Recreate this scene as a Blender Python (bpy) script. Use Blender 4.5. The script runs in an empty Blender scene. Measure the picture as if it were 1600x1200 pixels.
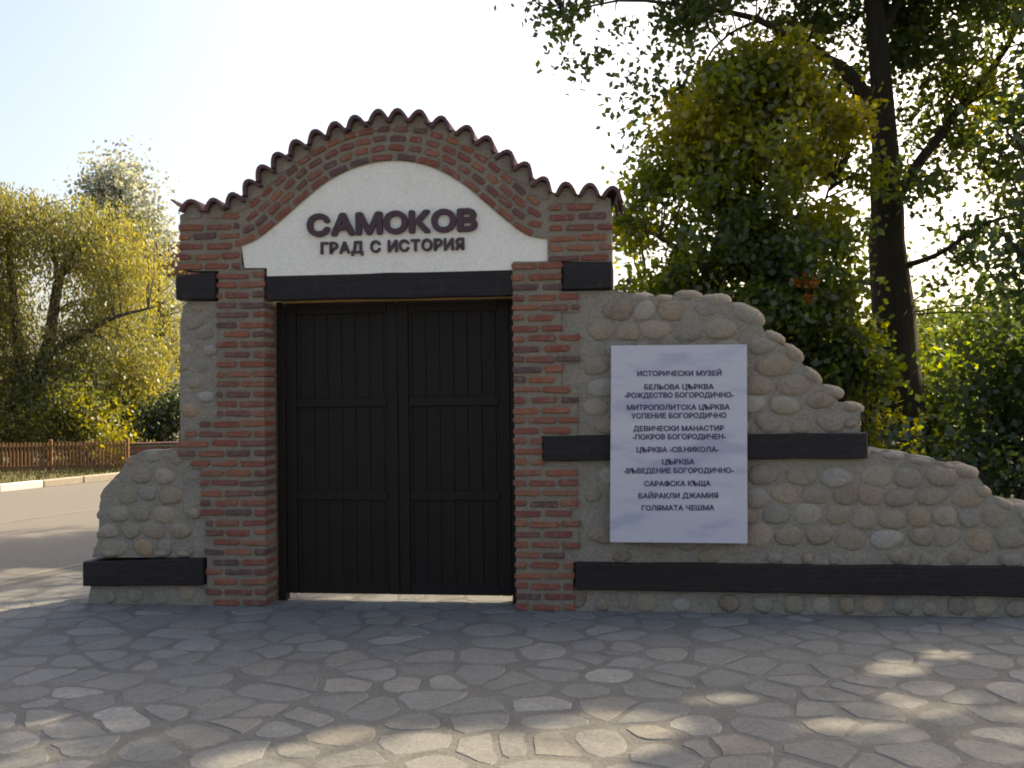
import bpy, bmesh, math, random
import numpy as np
from mathutils import Vector, Matrix, Euler

rnd = random.Random(7)
nr = np.random.default_rng(11)
sc = bpy.context.scene
COL = sc.collection
rad = math.radians

# ------------------------------------------------------------------ camera
F_PX = 1500.0                     # focal length in pixels of the 1600 px wide photograph
YAW, PITCH, ROLL = rad(7.3), math.atan(25 / F_PX), 0.0125
CAM = Vector((1.80, -7.25, 1.60))
fw = Vector((-math.sin(YAW) * math.cos(PITCH), math.cos(YAW) * math.cos(PITCH), math.sin(PITCH)))
r0 = Vector((math.cos(YAW), math.sin(YAW), 0))
u0 = r0.cross(fw)
RI = r0 * math.cos(ROLL) - u0 * math.sin(ROLL)
UP = u0 * math.cos(ROLL) + r0 * math.sin(ROLL)
cam_d = bpy.data.cameras.new('camera')
cam_d.sensor_width = 36
cam_d.lens = 36 * F_PX / 1600
cam_d.clip_start = 0.05
cam_d.clip_end = 3000
cam = bpy.data.objects.new('camera', cam_d)
M = Matrix((RI, UP, -fw)).transposed().to_4x4()
M.translation = CAM
cam.matrix_world = M
COL.objects.link(cam)
sc.camera = cam

# ------------------------------------------------------------------ light
SUN_AZ, SUN_EL = rad(42), rad(42)   # azimuth measured from +Y towards +X
SUN = Vector((math.sin(SUN_AZ) * math.cos(SUN_EL), math.cos(SUN_AZ) * math.cos(SUN_EL), math.sin(SUN_EL)))
world = bpy.data.worlds.new('World')
sc.world = world
world.use_nodes = True
wn = world.node_tree
sky = wn.nodes.new('ShaderNodeTexSky')
sky.sky_type = 'NISHITA'
sky.sun_disc = False
sky.sun_elevation = SUN_EL
sky.sun_rotation = SUN_AZ
sky.air_density = 1.0
sky.dust_density = 5.0
sky.ozone_density = 0.6
bg = wn.nodes['Background']
bg.inputs['Strength'].default_value = 0.13
wn.links.new(sky.outputs[0], bg.inputs[0])
sd = bpy.data.lights.new('sun', 'SUN')
sd.energy = 4.2
sd.angle = rad(0.53)
sd.color = (1.0, 0.86, 0.62)
so = bpy.data.objects.new('sun', sd)
so.rotation_euler = SUN.to_track_quat('Z', 'Y').to_euler()
so.location = SUN * 60
COL.objects.link(so)
sc.view_settings.view_transform = 'Standard'
sc.view_settings.look = 'None'
sc.view_settings.gamma = 1
sc.view_settings.use_curve_mapping = False
sc.view_settings.exposure = 1.35
sc.view_settings.use_white_balance = True
sc.view_settings.white_balance_temperature = 7300
sc.view_settings.white_balance_tint = 12
sc.render.engine = 'CYCLES'
sc.cycles.filter_width = 1.9
sc.cycles.max_bounces = 8
sc.cycles.transparent_max_bounces = 8

# ------------------------------------------------------------------ measuring helpers
def ray(px, py):
    return fw + RI * ((px - 800) / F_PX) - UP * ((py - 600) / F_PX)

def wp(px, py, y=0.0):
    """pixel -> (x, z) on the vertical plane y"""
    r = ray(px, py)
    t = (y - CAM.y) / r.y
    p = CAM + r * t
    return (p.x, p.z)

def gp(px, py, z=0.0):
    """pixel -> point on the ground"""
    r = ray(px, py)
    t = (z - CAM.z) / r.z
    return CAM + r * t

def dp(px, py, d):
    """pixel + depth -> point"""
    return CAM + ray(px, py) * d

CAMn = np.array(CAM); FWn = np.array(fw); RIn = np.array(RI); UPn = np.array(UP)
def proj(P):
    """world points (n,3) -> pixels"""
    v = P - CAMn
    d = v @ FWn
    return np.stack([800 + F_PX * (v @ RIn) / d, 600 - F_PX * (v @ UPn) / d], 1), d

# ------------------------------------------------------------------ object helpers
def link(name, me, mat=None, parent=None, loc=(0, 0, 0), rot=(0, 0, 0)):
    if mat is not None and not me.materials:
        me.materials.append(mat)
    o = bpy.data.objects.new(name, me)
    o.location = loc
    o.rotation_euler = rot
    if parent: o.parent = parent
    COL.objects.link(o)
    return o

def empty(name, label, cat, loc=(0, 0, 0), group=None, kind=None):
    o = bpy.data.objects.new(name, None)
    o.location = loc
    o.empty_display_size = 0.2
    COL.objects.link(o)
    if label: o['label'] = label
    if cat: o['category'] = cat
    if group: o['group'] = group
    if kind: o['kind'] = kind
    return o

def mesh(name, verts, faces, smooth=False):
    me = bpy.data.meshes.new(name)
    me.from_pydata([tuple(v) for v in verts], [], faces)
    me.update()
    if smooth:
        me.polygons.foreach_set('use_smooth', [True] * len(me.polygons))
    return me

def fix_normals(me):
    bm = bmesh.new(); bm.from_mesh(me)
    bmesh.ops.recalc_face_normals(bm, faces=bm.faces)
    bm.to_mesh(me); bm.free()
    return me

def box_mesh(name, x0, x1, y0, y1, z0, z1, bev=0.0, jit=0.0):
    bm = bmesh.new()
    vs = [bm.verts.new((x + rnd.uniform(-jit, jit), y + rnd.uniform(-jit, jit), z + rnd.uniform(-jit, jit)))
          for x in (x0, x1) for y in (y0, y1) for z in (z0, z1)]
    for f in ((0, 1, 3, 2), (4, 6, 7, 5), (0, 4, 5, 1), (2, 3, 7, 6), (0, 2, 6, 4), (1, 5, 7, 3)):
        bm.faces.new([vs[i] for i in f])
    bmesh.ops.recalc_face_normals(bm, faces=bm.faces)
    if bev > 0:
        bmesh.ops.bevel(bm, geom=list(bm.edges), offset=bev, segments=1, affect='EDGES')
    me = bpy.data.meshes.new(name)
    bm.to_mesh(me); bm.free()
    return me

def prism_xz(name, poly, y0, y1, bev=0.0):
    """polygon in x,z extruded from y0 to y1"""
    n = len(poly)
    v = [(p[0], y0, p[1]) for p in poly] + [(p[0], y1, p[1]) for p in poly]
    f = [tuple(range(n)), tuple(range(2 * n - 1, n - 1, -1))]
    f += [(i, (i + 1) % n, (i + 1) % n + n, i + n) for i in range(n)]
    me = mesh(name, v, f)
    fix_normals(me)
    return me

def pad_mesh(name, poly, depth, rise, bev, rings=2, smooth=True):
    """stone: outline poly in local u,v ; front grows to +w ; returns verts in (u,v,w)"""
    n = len(poly)
    c = (sum(p[0] for p in poly) / n, sum(p[1] for p in poly) / n)
    V, Fc = [], []
    layers = [(1.0, -depth), (1.0, 0.0)]
    if rings == 1:
        layers += [(1 - bev, rise)]
    else:
        for k in range(1, rings + 1):
            a = k / (rings + 0.35) * math.pi / 2
            layers += [(math.cos(a) ** 0.75 if rings > 1 else 1, rise * math.sin(a))]
    for s, w in layers:
        for p in poly:
            V.append((c[0] + (p[0] - c[0]) * s, c[1] + (p[1] - c[1]) * s, w))
    for l in range(len(layers) - 1):
        for i in range(n):
            j = (i + 1) % n
            Fc.append((l * n + i, l * n + j, (l + 1) * n + j, (l + 1) * n + i))
    top = (len(layers) - 1) * n
    if rings > 1:
        V.append((c[0], c[1], rise * 1.03))
        for i in range(n):
            Fc.append((top + i, top + (i + 1) % n, len(V) - 1))
    else:
        Fc.append(tuple(top + i for i in range(n)))
    return V, Fc

def lathe_ellipsoid(rx, ry, rz, seg=12, ring=7, jit=0.05, seed=0):
    r = random.Random(seed)
    ph = [r.uniform(0, 6.28) for _ in range(6)]
    V, Fc = [], []
    V.append((0, 0, rz))
    for k in range(1, ring):
        a = math.pi * k / ring
        for s in range(seg):
            b = 2 * math.pi * s / seg
            q = 1 + jit * (math.sin(2 * b + ph[0]) + math.sin(3 * a + ph[1]) + 0.7 * math.sin(3 * b + 2 * a + ph[2]))
            e = 0.85
            sx = math.copysign(abs(math.sin(a)) ** e, math.sin(a))
            V.append((rx * q * sx * math.cos(b), ry * q * sx * math.sin(b), rz * q * math.copysign(abs(math.cos(a)) ** e, math.cos(a))))
    V.append((0, 0, -rz))
    for s in range(seg):
        Fc.append((0, 1 + s, 1 + (s + 1) % seg))
    for k in range(ring - 2):
        for s in range(seg):
            a = 1 + k * seg
            Fc.append((a + s, a + seg + s, a + seg + (s + 1) % seg, a + (s + 1) % seg))
    a = 1 + (ring - 2) * seg
    for s in range(seg):
        Fc.append((a + s, len(V) - 1, a + (s + 1) % seg))
    return V, Fc

def tube(paths, sides=7):
    """paths: list of (list of points, list of radii) -> verts, faces"""
    V, Fc = [], []
    for pts, rs in paths:
        pts = [Vector(p) for p in pts]
        base = len(V)
        n = len(pts)
        for i, p in enumerate(pts):
            d = (pts[min(i + 1, n - 1)] - pts[max(i - 1, 0)]).normalized()
            a = d.cross(Vector((0.31, 0.87, 0.11)))
            if a.length < 1e-3: a = d.cross(Vector((1, 0, 0)))
            a.normalize(); b = d.cross(a)
            for s in range(sides):
                t = 2 * math.pi * s / sides
                V.append(p + (a * math.cos(t) + b * math.sin(t)) * rs[i])
        for i in range(n - 1):
            for s in range(sides):
                u = base + i * sides + s; w = base + i * sides + (s + 1) % sides
                Fc.append((u, w, w + sides, u + sides))
        Fc.append(tuple(base + s for s in range(sides))[::-1])
        Fc.append(tuple(base + (n - 1) * sides + s for s in range(sides)))
    return V, Fc

def smooth_path(pts, radii, n=14, wob=0.0):
    P = [Vector(p) for p in pts]
    out, ro = [], []
    m = len(P) - 1
    for k in range(n + 1):
        t = k / n * m
        i = min(int(t), m - 1); f = t - i
        p0 = P[max(i - 1, 0)]; p1 = P[i]; p2 = P[i + 1]; p3 = P[min(i + 2, m)]
        q = 0.5 * ((2 * p1) + (p2 - p0) * f + (2 * p0 - 5 * p1 + 4 * p2 - p3) * f * f + (3 * p1 - p0 - 3 * p2 + p3) * f ** 3)
        out.append(q + Vector((rnd.uniform(-wob, wob), rnd.uniform(-wob, wob), 0)))
        ro.append(radii[i] + (radii[i + 1] - radii[i]) * f)
    return out, ro

def inside(p, poly):
    c = False
    j = len(poly) - 1
    for i in range(len(poly)):
        a, b = poly[i], poly[j]
        if (a[1] > p[1]) != (b[1] > p[1]) and p[0] < (b[0] - a[0]) * (p[1] - a[1]) / (b[1] - a[1]) + a[0]:
            c = not c
        j = i
    return c

def edge_dist(p, poly):
    best = 9e9
    for i in range(len(poly)):
        ax, ay = poly[i]; bx, by = poly[(i + 1) % len(poly)]
        dx, dy = bx - ax, by - ay
        L = dx * dx + dy * dy
        t = 0 if L == 0 else max(0, min(1, ((p[0] - ax) * dx + (p[1] - ay) * dy) / L))
        best = min(best, math.hypot(p[0] - ax - t * dx, p[1] - ay - t * dy))
    return best

def cells(sites, rmax, aspect=1.0):
    """bounded voronoi cells of sites by half plane clipping; aspect squeezes u"""
    S = np.array(sites, float)
    S2 = S * np.array([1 / aspect, 1.0])
    out = []
    for i in range(len(S)):
        d = ((S2 - S2[i]) ** 2).sum(1)
        idx = np.argsort(d)[1:16]
        c = S2[i]
        poly = [(c[0] + rmax * math.cos(a), c[1] + rmax * math.sin(a)) for a in np.linspace(0, 2 * math.pi, 13)[:-1]]
        for j in idx:
            q = S2[j]
            mx, my = (c[0] + q[0]) / 2, (c[1] + q[1]) / 2
            nx, ny = q[0] - c[0], q[1] - c[1]
            new = []
            for k in range(len(poly)):
                a, b = poly[k], poly[(k + 1) % len(poly)]
                da = (a[0] - mx) * nx + (a[1] - my) * ny
                db = (b[0] - mx) * nx + (b[1] - my) * ny
                if da <= 0: new.append(a)
                if (da < 0 < db) or (db < 0 < da):
                    t = da / (da - db)
                    new.append((a[0] + (b[0] - a[0]) * t, a[1] + (b[1] - a[1]) * t))
            poly = new
            if len(poly) < 3: break
        out.append([(p[0] * aspect, p[1]) for p in poly])
    return out

def resample(poly, n):
    L = [0]
    m = len(poly)
    for i in range(m):
        a, b = poly[i], poly[(i + 1) % m]
        L.append(L[-1] + math.hypot(b[0] - a[0], b[1] - a[1]))
    out = []
    for k in range(n):
        s = (k + 0.5) / n * L[-1]
        i = max(j for j in range(m) if L[j] <= s)
        t = (s - L[i]) / max(L[i + 1] - L[i], 1e-9)
        a, b = poly[i], poly[(i + 1) % m]
        out.append((a[0] + (b[0] - a[0]) * t, a[1] + (b[1] - a[1]) * t))
    return out

def rounded(poly, n, gap, noise=0.0, passes=1):
    """shrink a cell by gap and round it"""
    cx = sum(p[0] for p in poly) / len(poly); cy = sum(p[1] for p in poly) / len(poly)
    q = resample(poly, n)
    for _ in range(passes):
        q = [((q[i - 1][0] + 2 * q[i][0] + q[(i + 1) % n][0]) / 4, (q[i - 1][1] + 2 * q[i][1] + q[(i + 1) % n][1]) / 4) for i in range(n)]
    out = []
    for p in q:
        dx, dy = p[0] - cx, p[1] - cy
        r = math.hypot(dx, dy)
        k = max(0.25, (r - gap) / max(r, 1e-6)) * (1 + rnd.uniform(-noise, noise))
        out.append((cx + dx * k, cy + dy * k))
    return (cx, cy), out

# ------------------------------------------------------------------ materials
def new_mat(name):
    m = bpy.data.materials.new(name)
    m.use_nodes = True
    nt = m.node_tree
    return m, nt, nt.nodes['Principled BSDF']

def nd(nt, typ, **kw):
    n = nt.nodes.new(typ)
    for k, v in kw.items():
        if k in n.inputs: n.inputs[k].default_value = v
        else: setattr(n, k, v)
    return n

def ramp(nt, stops, fac):
    r = nt.nodes.new('ShaderNodeValToRGB')
    el = r.color_ramp.elements
    while len(el) < len(stops): el.new(0.5)
    for e, (p, c) in zip(el, stops):
        e.position = p
        e.color = (*c, 1)
    nt.links.new(fac, r.inputs[0])
    return r

def mixc(nt, a, b, fac, mode='MIX'):
    m = nt.nodes.new('ShaderNodeMix')
    m.data_type = 'RGBA'; m.blend_type = mode
    for s, v in ((6, a), (7, b), (0, fac)):
        if hasattr(v, 'links'): nt.links.new(v, m.inputs[s])
        elif s == 0: m.inputs[0].default_value = v
        else: m.inputs[s].default_value = (*v, 1)
    return m.outputs[2]

def noise(nt, scale, detail=4, rough=0.6, coords='Object', stretch=None):
    tc = nt.nodes.new('ShaderNodeTexCoord')
    n = nd(nt, 'ShaderNodeTexNoise', Scale=scale, Detail=detail, Roughness=rough)
    src = tc.outputs[coords]
    if coords == 'World':
        pass
    if stretch:
        mp = nt.nodes.new('ShaderNodeMapping')
        mp.inputs['Scale'].default_value = stretch
        nt.links.new(src, mp.inputs[0]); src = mp.outputs[0]
    nt.links.new(src, n.inputs['Vector'])
    return n

def geo_noise(nt, scale, detail=4, rough=0.6, stretch=None):
    g = nt.nodes.new('ShaderNodeNewGeometry')
    n = nd(nt, 'ShaderNodeTexNoise', Scale=scale, Detail=detail, Roughness=rough)
    src = g.outputs['Position']
    if stretch:
        mp = nt.nodes.new('ShaderNodeMapping')
        mp.inputs['Scale'].default_value = stretch
        nt.links.new(src, mp.inputs[0]); src = mp.outputs[0]
    nt.links.new(src, n.inputs['Vector'])
    return n

def bump(nt, bsdf, h, strength=0.4, dist=0.01):
    b = nd(nt, 'ShaderNodeBump', Strength=strength, Distance=dist)
    nt.links.new(h, b.inputs['Height'])
    nt.links.new(b.outputs[0], bsdf.inputs['Normal'])

def surf(name, stops, rough=0.85, vary=0.35, dark=(0.5, 0.5, 0.5), scale=9, fine=60, bstr=0.5, bdist=0.006, island=False, stretch=None, spec=0.3):
    """colour by random per object (or island) between stops, mottled by world noise"""
    m, nt, b = new_mat(name)
    if len(stops) > 1:
        if island:
            g = nt.nodes.new('ShaderNodeNewGeometry'); fac = g.outputs['Random Per Island']
        else:
            oi = nt.nodes.new('ShaderNodeObjectInfo'); fac = oi.outputs['Random']
        col = ramp(nt, stops, fac).outputs[0]
    else:
        rg = nt.nodes.new('ShaderNodeRGB'); rg.outputs[0].default_value = (*stops[0][1], 1); col = rg.outputs[0]
    n1 = geo_noise(nt, scale, 5, 0.65, stretch)
    r1 = ramp(nt, [(0.33, (0, 0, 0)), (0.68, (1, 1, 1))], n1.outputs[0])
    mul = mixc(nt, col, dark, vary, 'MULTIPLY')
    c2 = mixc(nt, mul, col, r1.outputs[0])
    n2 = geo_noise(nt, fine, 6, 0.7, stretch)
    r2 = ramp(nt, [(0.3, (0.62, 0.62, 0.62)), (0.7, (1.3, 1.3, 1.3))], n2.outputs[0])
    c3 = mixc(nt, c2, r2.outputs[0], 0.7, 'MULTIPLY')
    nt.links.new(c3, b.inputs['Base Color'])
    b.inputs['Roughness'].default_value = rough
    b.inputs['Specular IOR Level'].default_value = spec
    add = nd(nt, 'ShaderNodeMath', operation='ADD')
    nt.links.new(n1.outputs[0], add.inputs[0]); nt.links.new(n2.outputs[0], add.inputs[1])
    bump(nt, b, add.outputs[0], bstr, bdist)
    return m

BR = [(0.0, (0.274, 0.092, 0.059)), (0.25, (0.216, 0.073, 0.056)), (0.45, (0.321, 0.121, 0.065)), (0.62, (0.177, 0.077, 0.062)),
      (0.8, (0.113, 0.073, 0.069)), (1.0, (0.329, 0.131, 0.074))]
m_brick = surf('brick_clay', BR, 0.9, 0.5, (0.55, 0.5, 0.55), 14, 90, 0.6, 0.005)
m_brick_i = surf('brick_clay_joined', BR, 0.9, 0.5, (0.55, 0.5, 0.55), 14, 90, 0.6, 0.005, island=True)
m_mortar = surf('mortar', [(0, (0.275, 0.232, 0.180))], 0.95, 0.55, (0.62, 0.60, 0.60), 5, 55, 0.9, 0.012)
m_mortar2 = surf('stone_wall_mortar', [(0, (0.305, 0.268, 0.215))], 0.95, 0.5, (0.66, 0.66, 0.68), 6, 40, 1.0, 0.016)
m_cob = surf('river_stone', [(0.0, (0.27, 0.235, 0.185)), (0.2, (0.32, 0.245, 0.165)), (0.4, (0.26, 0.235, 0.20)), (0.58, (0.35, 0.30, 0.22)),
                             (0.75, (0.22, 0.160, 0.120)), (0.88, (0.38, 0.355, 0.31)), (1.0, (0.37, 0.235, 0.13))], 0.9, 0.5, (0.66, 0.64, 0.62), 9, 45, 0.9, 0.012)
PV = [(0.0, (0.138, 0.147, 0.147)), (0.3, (0.160, 0.170, 0.170)), (0.5, (0.146, 0.152, 0.148)), (0.75, (0.200, 0.208, 0.205)), (0.9, (0.170, 0.165, 0.148)), (1.0, (0.25, 0.256, 0.25))]
m_pave = surf('flagstone', PV, 0.85, 0.6, (0.62, 0.62, 0.62), 5, 40, 0.7, 0.008)
m_pave_i = surf('flagstone_joined', PV, 0.85, 0.6, (0.62, 0.62, 0.62), 5, 40, 0.7, 0.008, island=True)
m_joint = surf('paving_joint_mortar', [(0, (0.138, 0.140, 0.134))], 0.95, 0.6, (0.6, 0.6, 0.6), 3, 40, 0.9, 0.012)
m_tile = surf('clay_roof_tile', [(0, (0.115, 0.062, 0.075)), (0.5, (0.145, 0.068, 0.07)), (1, (0.10, 0.062, 0.08))], 0.8, 0.5, (0.5, 0.5, 0.5), 12, 70, 0.5, 0.004)
m_plaster = surf('white_plaster', [(0, (0.82, 0.78, 0.70))], 0.9, 0.22, (0.84, 0.84, 0.84), 2.2, 130, 0.25, 0.002)
m_wood = surf('dark_stained_timber', [(0, (0.018, 0.014, 0.015)), (1, (0.024, 0.017, 0.016))], 0.6, 0.6, (0.4, 0.4, 0.4), 4, 26, 0.9, 0.008, stretch=(0.12, 1, 3.5))
m_door = surf('dark_stained_planks', [(0, (0.010, 0.007, 0.005)), (0.5, (0.015, 0.008, 0.005)), (1, (0.011, 0.008, 0.006))], 0.6, 0.5, (0.5, 0.5, 0.5), 6, 45, 0.4, 0.002, stretch=(3, 1, 0.2), spec=0.25)
m_batten_gap_light = surf('batten_wood_and_gap_light', [(0, (0.42, 0.27, 0.11))], 0.8, 0.5, (0.6, 0.6, 0.6), 6, 40, 0.3, 0.002, stretch=(0.3, 1, 3))  # wood of the sign battens; golden tone also paints light in the door gap
m_letter = surf('letter_plastic', [(0, (0.075, 0.042, 0.052))], 0.6, 0.2, (0.8, 0.8, 0.8), 8, 80, 0.05, 0.001)
m_ink = surf('sign_print', [(0, (0.085, 0.068, 0.14))], 0.6, 0.3, (0.7, 0.7, 0.8), 30, 120, 0.0, 0.001)
m_metal = surf('screw_metal', [(0, (0.6, 0.6, 0.6))], 0.35, 0.1, (0.8, 0.8, 0.8), 30, 90, 0.0, 0.001)
m_asphalt = surf('asphalt', [(0, (0.128, 0.124, 0.115))], 0.92, 0.3, (0.8, 0.8, 0.8), 0.6, 30, 0.5, 0.006)
m_kerbw = surf('kerb_white', [(0, (0.62, 0.60, 0.55))], 0.8, 0.3, (0.7, 0.7, 0.7), 4, 30, 0.3, 0.004)
m_kerbg = surf('kerb_concrete', [(0, (0.30, 0.27, 0.22))], 0.9, 0.4, (0.7, 0.7, 0.7), 4, 30, 0.3, 0.004)
m_line = surf('worn_road_paint', [(0, (0.19, 0.185, 0.17))], 0.8, 0.6, (0.5, 0.5, 0.5), 3, 30, 0.2, 0.002)
m_ground = surf('earth_grass', [(0, (0.085, 0.085, 0.040))], 0.95, 0.6, (0.55, 0.6, 0.5), 0.5, 6, 0.6, 0.03)
m_grass = surf('grass_blade', [(0, (0.10, 0.12, 0.03)), (0.6, (0.17, 0.15, 0.05)), (1, (0.22, 0.18, 0.08))], 0.8, 0.3, (0.7, 0.7, 0.7), 1, 20, 0, 0.001, island=True)
m_fence = surf('fence_brown', [(0, (0.26, 0.130, 0.06)), (1, (0.20, 0.11, 0.05))], 0.85, 0.4, (0.6, 0.6, 0.6), 2, 30, 0.1, 0.003, island=True)
m_bwall = surf('building_render', [(0, (0.52, 0.50, 0.46))], 0.9, 0.2, (0.85, 0.85, 0.85), 0.4, 6, 0.1, 0.004)
m_roofg = surf('building_roof', [(0, (0.20, 0.10, 0.07))], 0.9, 0.3, (0.7, 0.7, 0.7), 0.4, 6, 0.1, 0.004)
m_frame = surf('window_frame_white', [(0, (0.6, 0.6, 0.58))], 0.6, 0.2, (0.8, 0.8, 0.8), 2, 20, 0, 0.001)
m_glass, nt, b = new_mat('window_glass'); b.inputs['Base Color'].default_value = (0.03, 0.04, 0.05, 1); b.inputs['Roughness'].default_value = 0.08
m_bark = surf('bark_dark', [(0, (0.050, 0.040, 0.030))], 0.95, 0.5, (0.5, 0.5, 0.5), 4, 14, 0.9, 0.03, stretch=(1, 1, 0.25))
m_bark2 = surf('bark_grey', [(0, (0.085, 0.070, 0.055))], 0.95, 0.5, (0.5, 0.5, 0.5), 4, 14, 0.9, 0.03, stretch=(1, 1, 0.25))
m_twig = surf('twig_bark', [(0, (0.06, 0.045, 0.035))], 0.9, 0.3, (0.6, 0.6, 0.6), 4, 14, 0.0, 0.01)

def smear(m, colour, lo, hi):
    """thin mortar film left on the faces"""
    nt = m.node_tree; b = nt.nodes['Principled BSDF']
    src = b.inputs['Base Color'].links[0].from_socket
    n = geo_noise(nt, 19, 6, 0.7)
    r = ramp(nt, [(lo, (0, 0, 0)), (hi, (1, 1, 1))], n.outputs[0])
    nt.links.new(mixc(nt, src, colour, r.outputs[0]), b.inputs['Base Color'])
for m_ in (m_brick, m_brick_i): smear(m_, (0.24, 0.20, 0.155), 0.50, 0.80)
smear(m_cob, (0.295, 0.260, 0.212), 0.45, 0.76)
for m_ in (m_pave, m_pave_i): smear(m_, (0.150, 0.153, 0.146), 0.42, 0.70)
smear(m_wood, (0.055, 0.045, 0.038), 0.56, 0.85)
smear(m_plaster, (0.55, 0.51, 0.44), 0.55, 0.95)

def leaf_mat(name, stops, trans=0.5, tv=1.7):
    m = bpy.data.materials.new(name); m.use_nodes = True
    nt = m.node_tree
    nt.nodes.remove(nt.nodes['Principled BSDF'])
    out = nt.nodes['Material Output']
    at = nt.nodes.new('ShaderNodeAttribute'); at.attribute_name = 'tint'
    col = ramp(nt, stops, at.outputs['Fac']).outputs[0]
    df = nt.nodes.new('ShaderNodeBsdfDiffuse')
    tr = nt.nodes.new('ShaderNodeBsdfTranslucent')
    gl = nt.nodes.new('ShaderNodeBsdfGlossy'); gl.inputs['Roughness'].default_value = 0.45
    gl.inputs['Color'].default_value = (0.6, 0.65, 0.7, 1)
    nt.links.new(col, df.inputs[0])
    hs = nd(nt, 'ShaderNodeHueSaturation', Saturation=1.2, Value=tv)
    nt.links.new(col, hs.inputs['Color']); nt.links.new(hs.outputs[0], tr.inputs[0])
    m1 = nt.nodes.new('ShaderNodeMixShader'); m1.inputs[0].default_value = trans
    nt.links.new(df.outputs[0], m1.inputs[1]); nt.links.new(tr.outputs[0], m1.inputs[2])
    m2 = nt.nodes.new('ShaderNodeMixShader'); m2.inputs[0].default_value = 0.06
    nt.links.new(m1.outputs[0], m2.inputs[1]); nt.links.new(gl.outputs[0], m2.inputs[2])
    nt.links.new(m2.outputs[0], out.inputs[0])
    return m

m_leaf_dark = leaf_mat('leaf_dark_green', [(0, (0.035, 0.052, 0.019)), (0.5, (0.058, 0.081, 0.020)), (0.85, (0.127, 0.138, 0.025)), (1, (0.196, 0.161, 0.029))], 0.5, 2.4)
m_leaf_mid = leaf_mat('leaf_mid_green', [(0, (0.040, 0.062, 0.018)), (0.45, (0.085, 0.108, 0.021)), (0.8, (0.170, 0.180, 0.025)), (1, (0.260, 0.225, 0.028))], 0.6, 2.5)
m_leaf_willow = leaf_mat('leaf_willow', [(0, (0.120, 0.132, 0.048)), (0.5, (0.215, 0.200, 0.055)), (1, (0.310, 0.265, 0.052))], 0.5)
m_leaf_grey_haze = leaf_mat('leaf_grey_green_haze', [(0, (0.182, 0.195, 0.156)), (0.5, (0.247, 0.260, 0.195)), (1, (0.312, 0.312, 0.208))], 0.5)  # grey-green leaves with the pale bluish haze put into their colour
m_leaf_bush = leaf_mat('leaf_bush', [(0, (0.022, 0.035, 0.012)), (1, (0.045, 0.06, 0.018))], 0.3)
m_leaf_yellow = leaf_mat('leaf_yellow_shrub', [(0, (0.095, 0.114, 0.025)), (0.5, (0.181, 0.176, 0.031)), (1, (0.248, 0.218, 0.028))], 0.55)
m_leaf_orange = leaf_mat('leaf_orange', [(0, (0.35, 0.12, 0.015)), (1, (0.5, 0.22, 0.02))], 0.6)

# ------------------------------------------------------------------ ground, road
def ground_poly(name, pts, z, mat, kind='structure', label=None, sub=0):
    me = mesh(name, [(p[0], p[1], z) for p in pts], [tuple(range(len(pts)))])
    fix_normals(me)
    o = link(name, me, mat)
    o['kind'] = kind
    if label: o['label'] = label
    return o

# earth sheet to the horizon
gr = ground_poly('ground', [(-900, -900), (900, -900), (900, 1500), (-900, 1500)], -0.020, m_ground, label='dry grass and earth spreading to the horizon')

k0 = gp(0, 768); k1 = gp(150, 752)
rd = (k1 - k0); rd.z = 0; rd.normalize()           # direction of the road
rn = Vector((rd.y, -rd.x, 0))                      # towards the plaza
near0 = gp(30, 908)
wroad = (near0 - k0).dot(rn)
def road_pt(s, t): return k0 + rd * s + rn * t
print('road dir', rd, 'width', wroad)
road = ground_poly('road', [road_pt(-120, 0), road_pt(300, 0), road_pt(300, wroad), road_pt(-120, wroad)], -0.010, m_asphalt, label='pale asphalt road behind the gateway')
# painted lines
for t, w, nm in ((wroad * 0.5, 0.10, 'lane_line'), (wroad - 0.28, 0.10, 'edge_line')):
    o = ground_poly(nm, [road_pt(-120, t), road_pt(300, t), road_pt(300, t + w), road_pt(-120, t + w)], -0.006, m_line, label='white painted line along the road')
    o['kind'] = 'structure'
# far kerb, painted in alternating lengths
kerb = empty('kerb', 'concrete kerb with alternate stones painted white along the far side of the road', None, kind='structure')
kdirang = math.atan2(rd.y, rd.x)
kme = [box_mesh('kerb_stone', 0, 0.985, 0, 0.16, -0.02, 0.13, 0.015) for _ in range(2)]
kme[0].materials.append(m_kerbw); kme[1].materials.append(m_kerbg)
for i in range(-14, 40):
    me = kme[0] if (i % 3 == 0) else kme[1]
    p = road_pt(i * 1.0, 0)
    o = link('kerb_stone', me, None, kerb, (p.x, p.y, 0), (0, 0, kdirang))

# grass verge between kerb and fence
fz0 = gp(0, 739); fz1 = gp(135, 736)
fdir = (fz1 - fz0); fdir.z = 0; fdir.normalize()
gv, gf = [], []
for _ in range(9000):
    s = rnd.uniform(-6, 12); t = rnd.uniform(0.2, 5.5)
    p = road_pt(s, -t)
    h = rnd.uniform(0.03, 0.12); a = rnd.uniform(0, 6.28); w = 0.012
    lx, ly = rnd.uniform(-.03, .03), rnd.uniform(-.03, .03)
    n = len(gv)
    gv += [(p.x - w * math.cos(a), p.y - w * math.sin(a), -0.02), (p.x + w * math.cos(a), p.y + w * math.sin(a), -0.02), (p.x + lx, p.y + ly, h)]
    gf.append((n, n + 1, n + 2))
o = link('grass', mesh('grass', gv, gf), m_grass); o['kind'] = 'stuff'; o['label'] = 'dry short grass on the verge behind the kerb'; o['category'] = 'grass'

# ------------------------------------------------------------------ paving
paving = empty('paving', 'irregular grey flagstone paving in front of the gateway', None, kind='structure')
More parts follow.
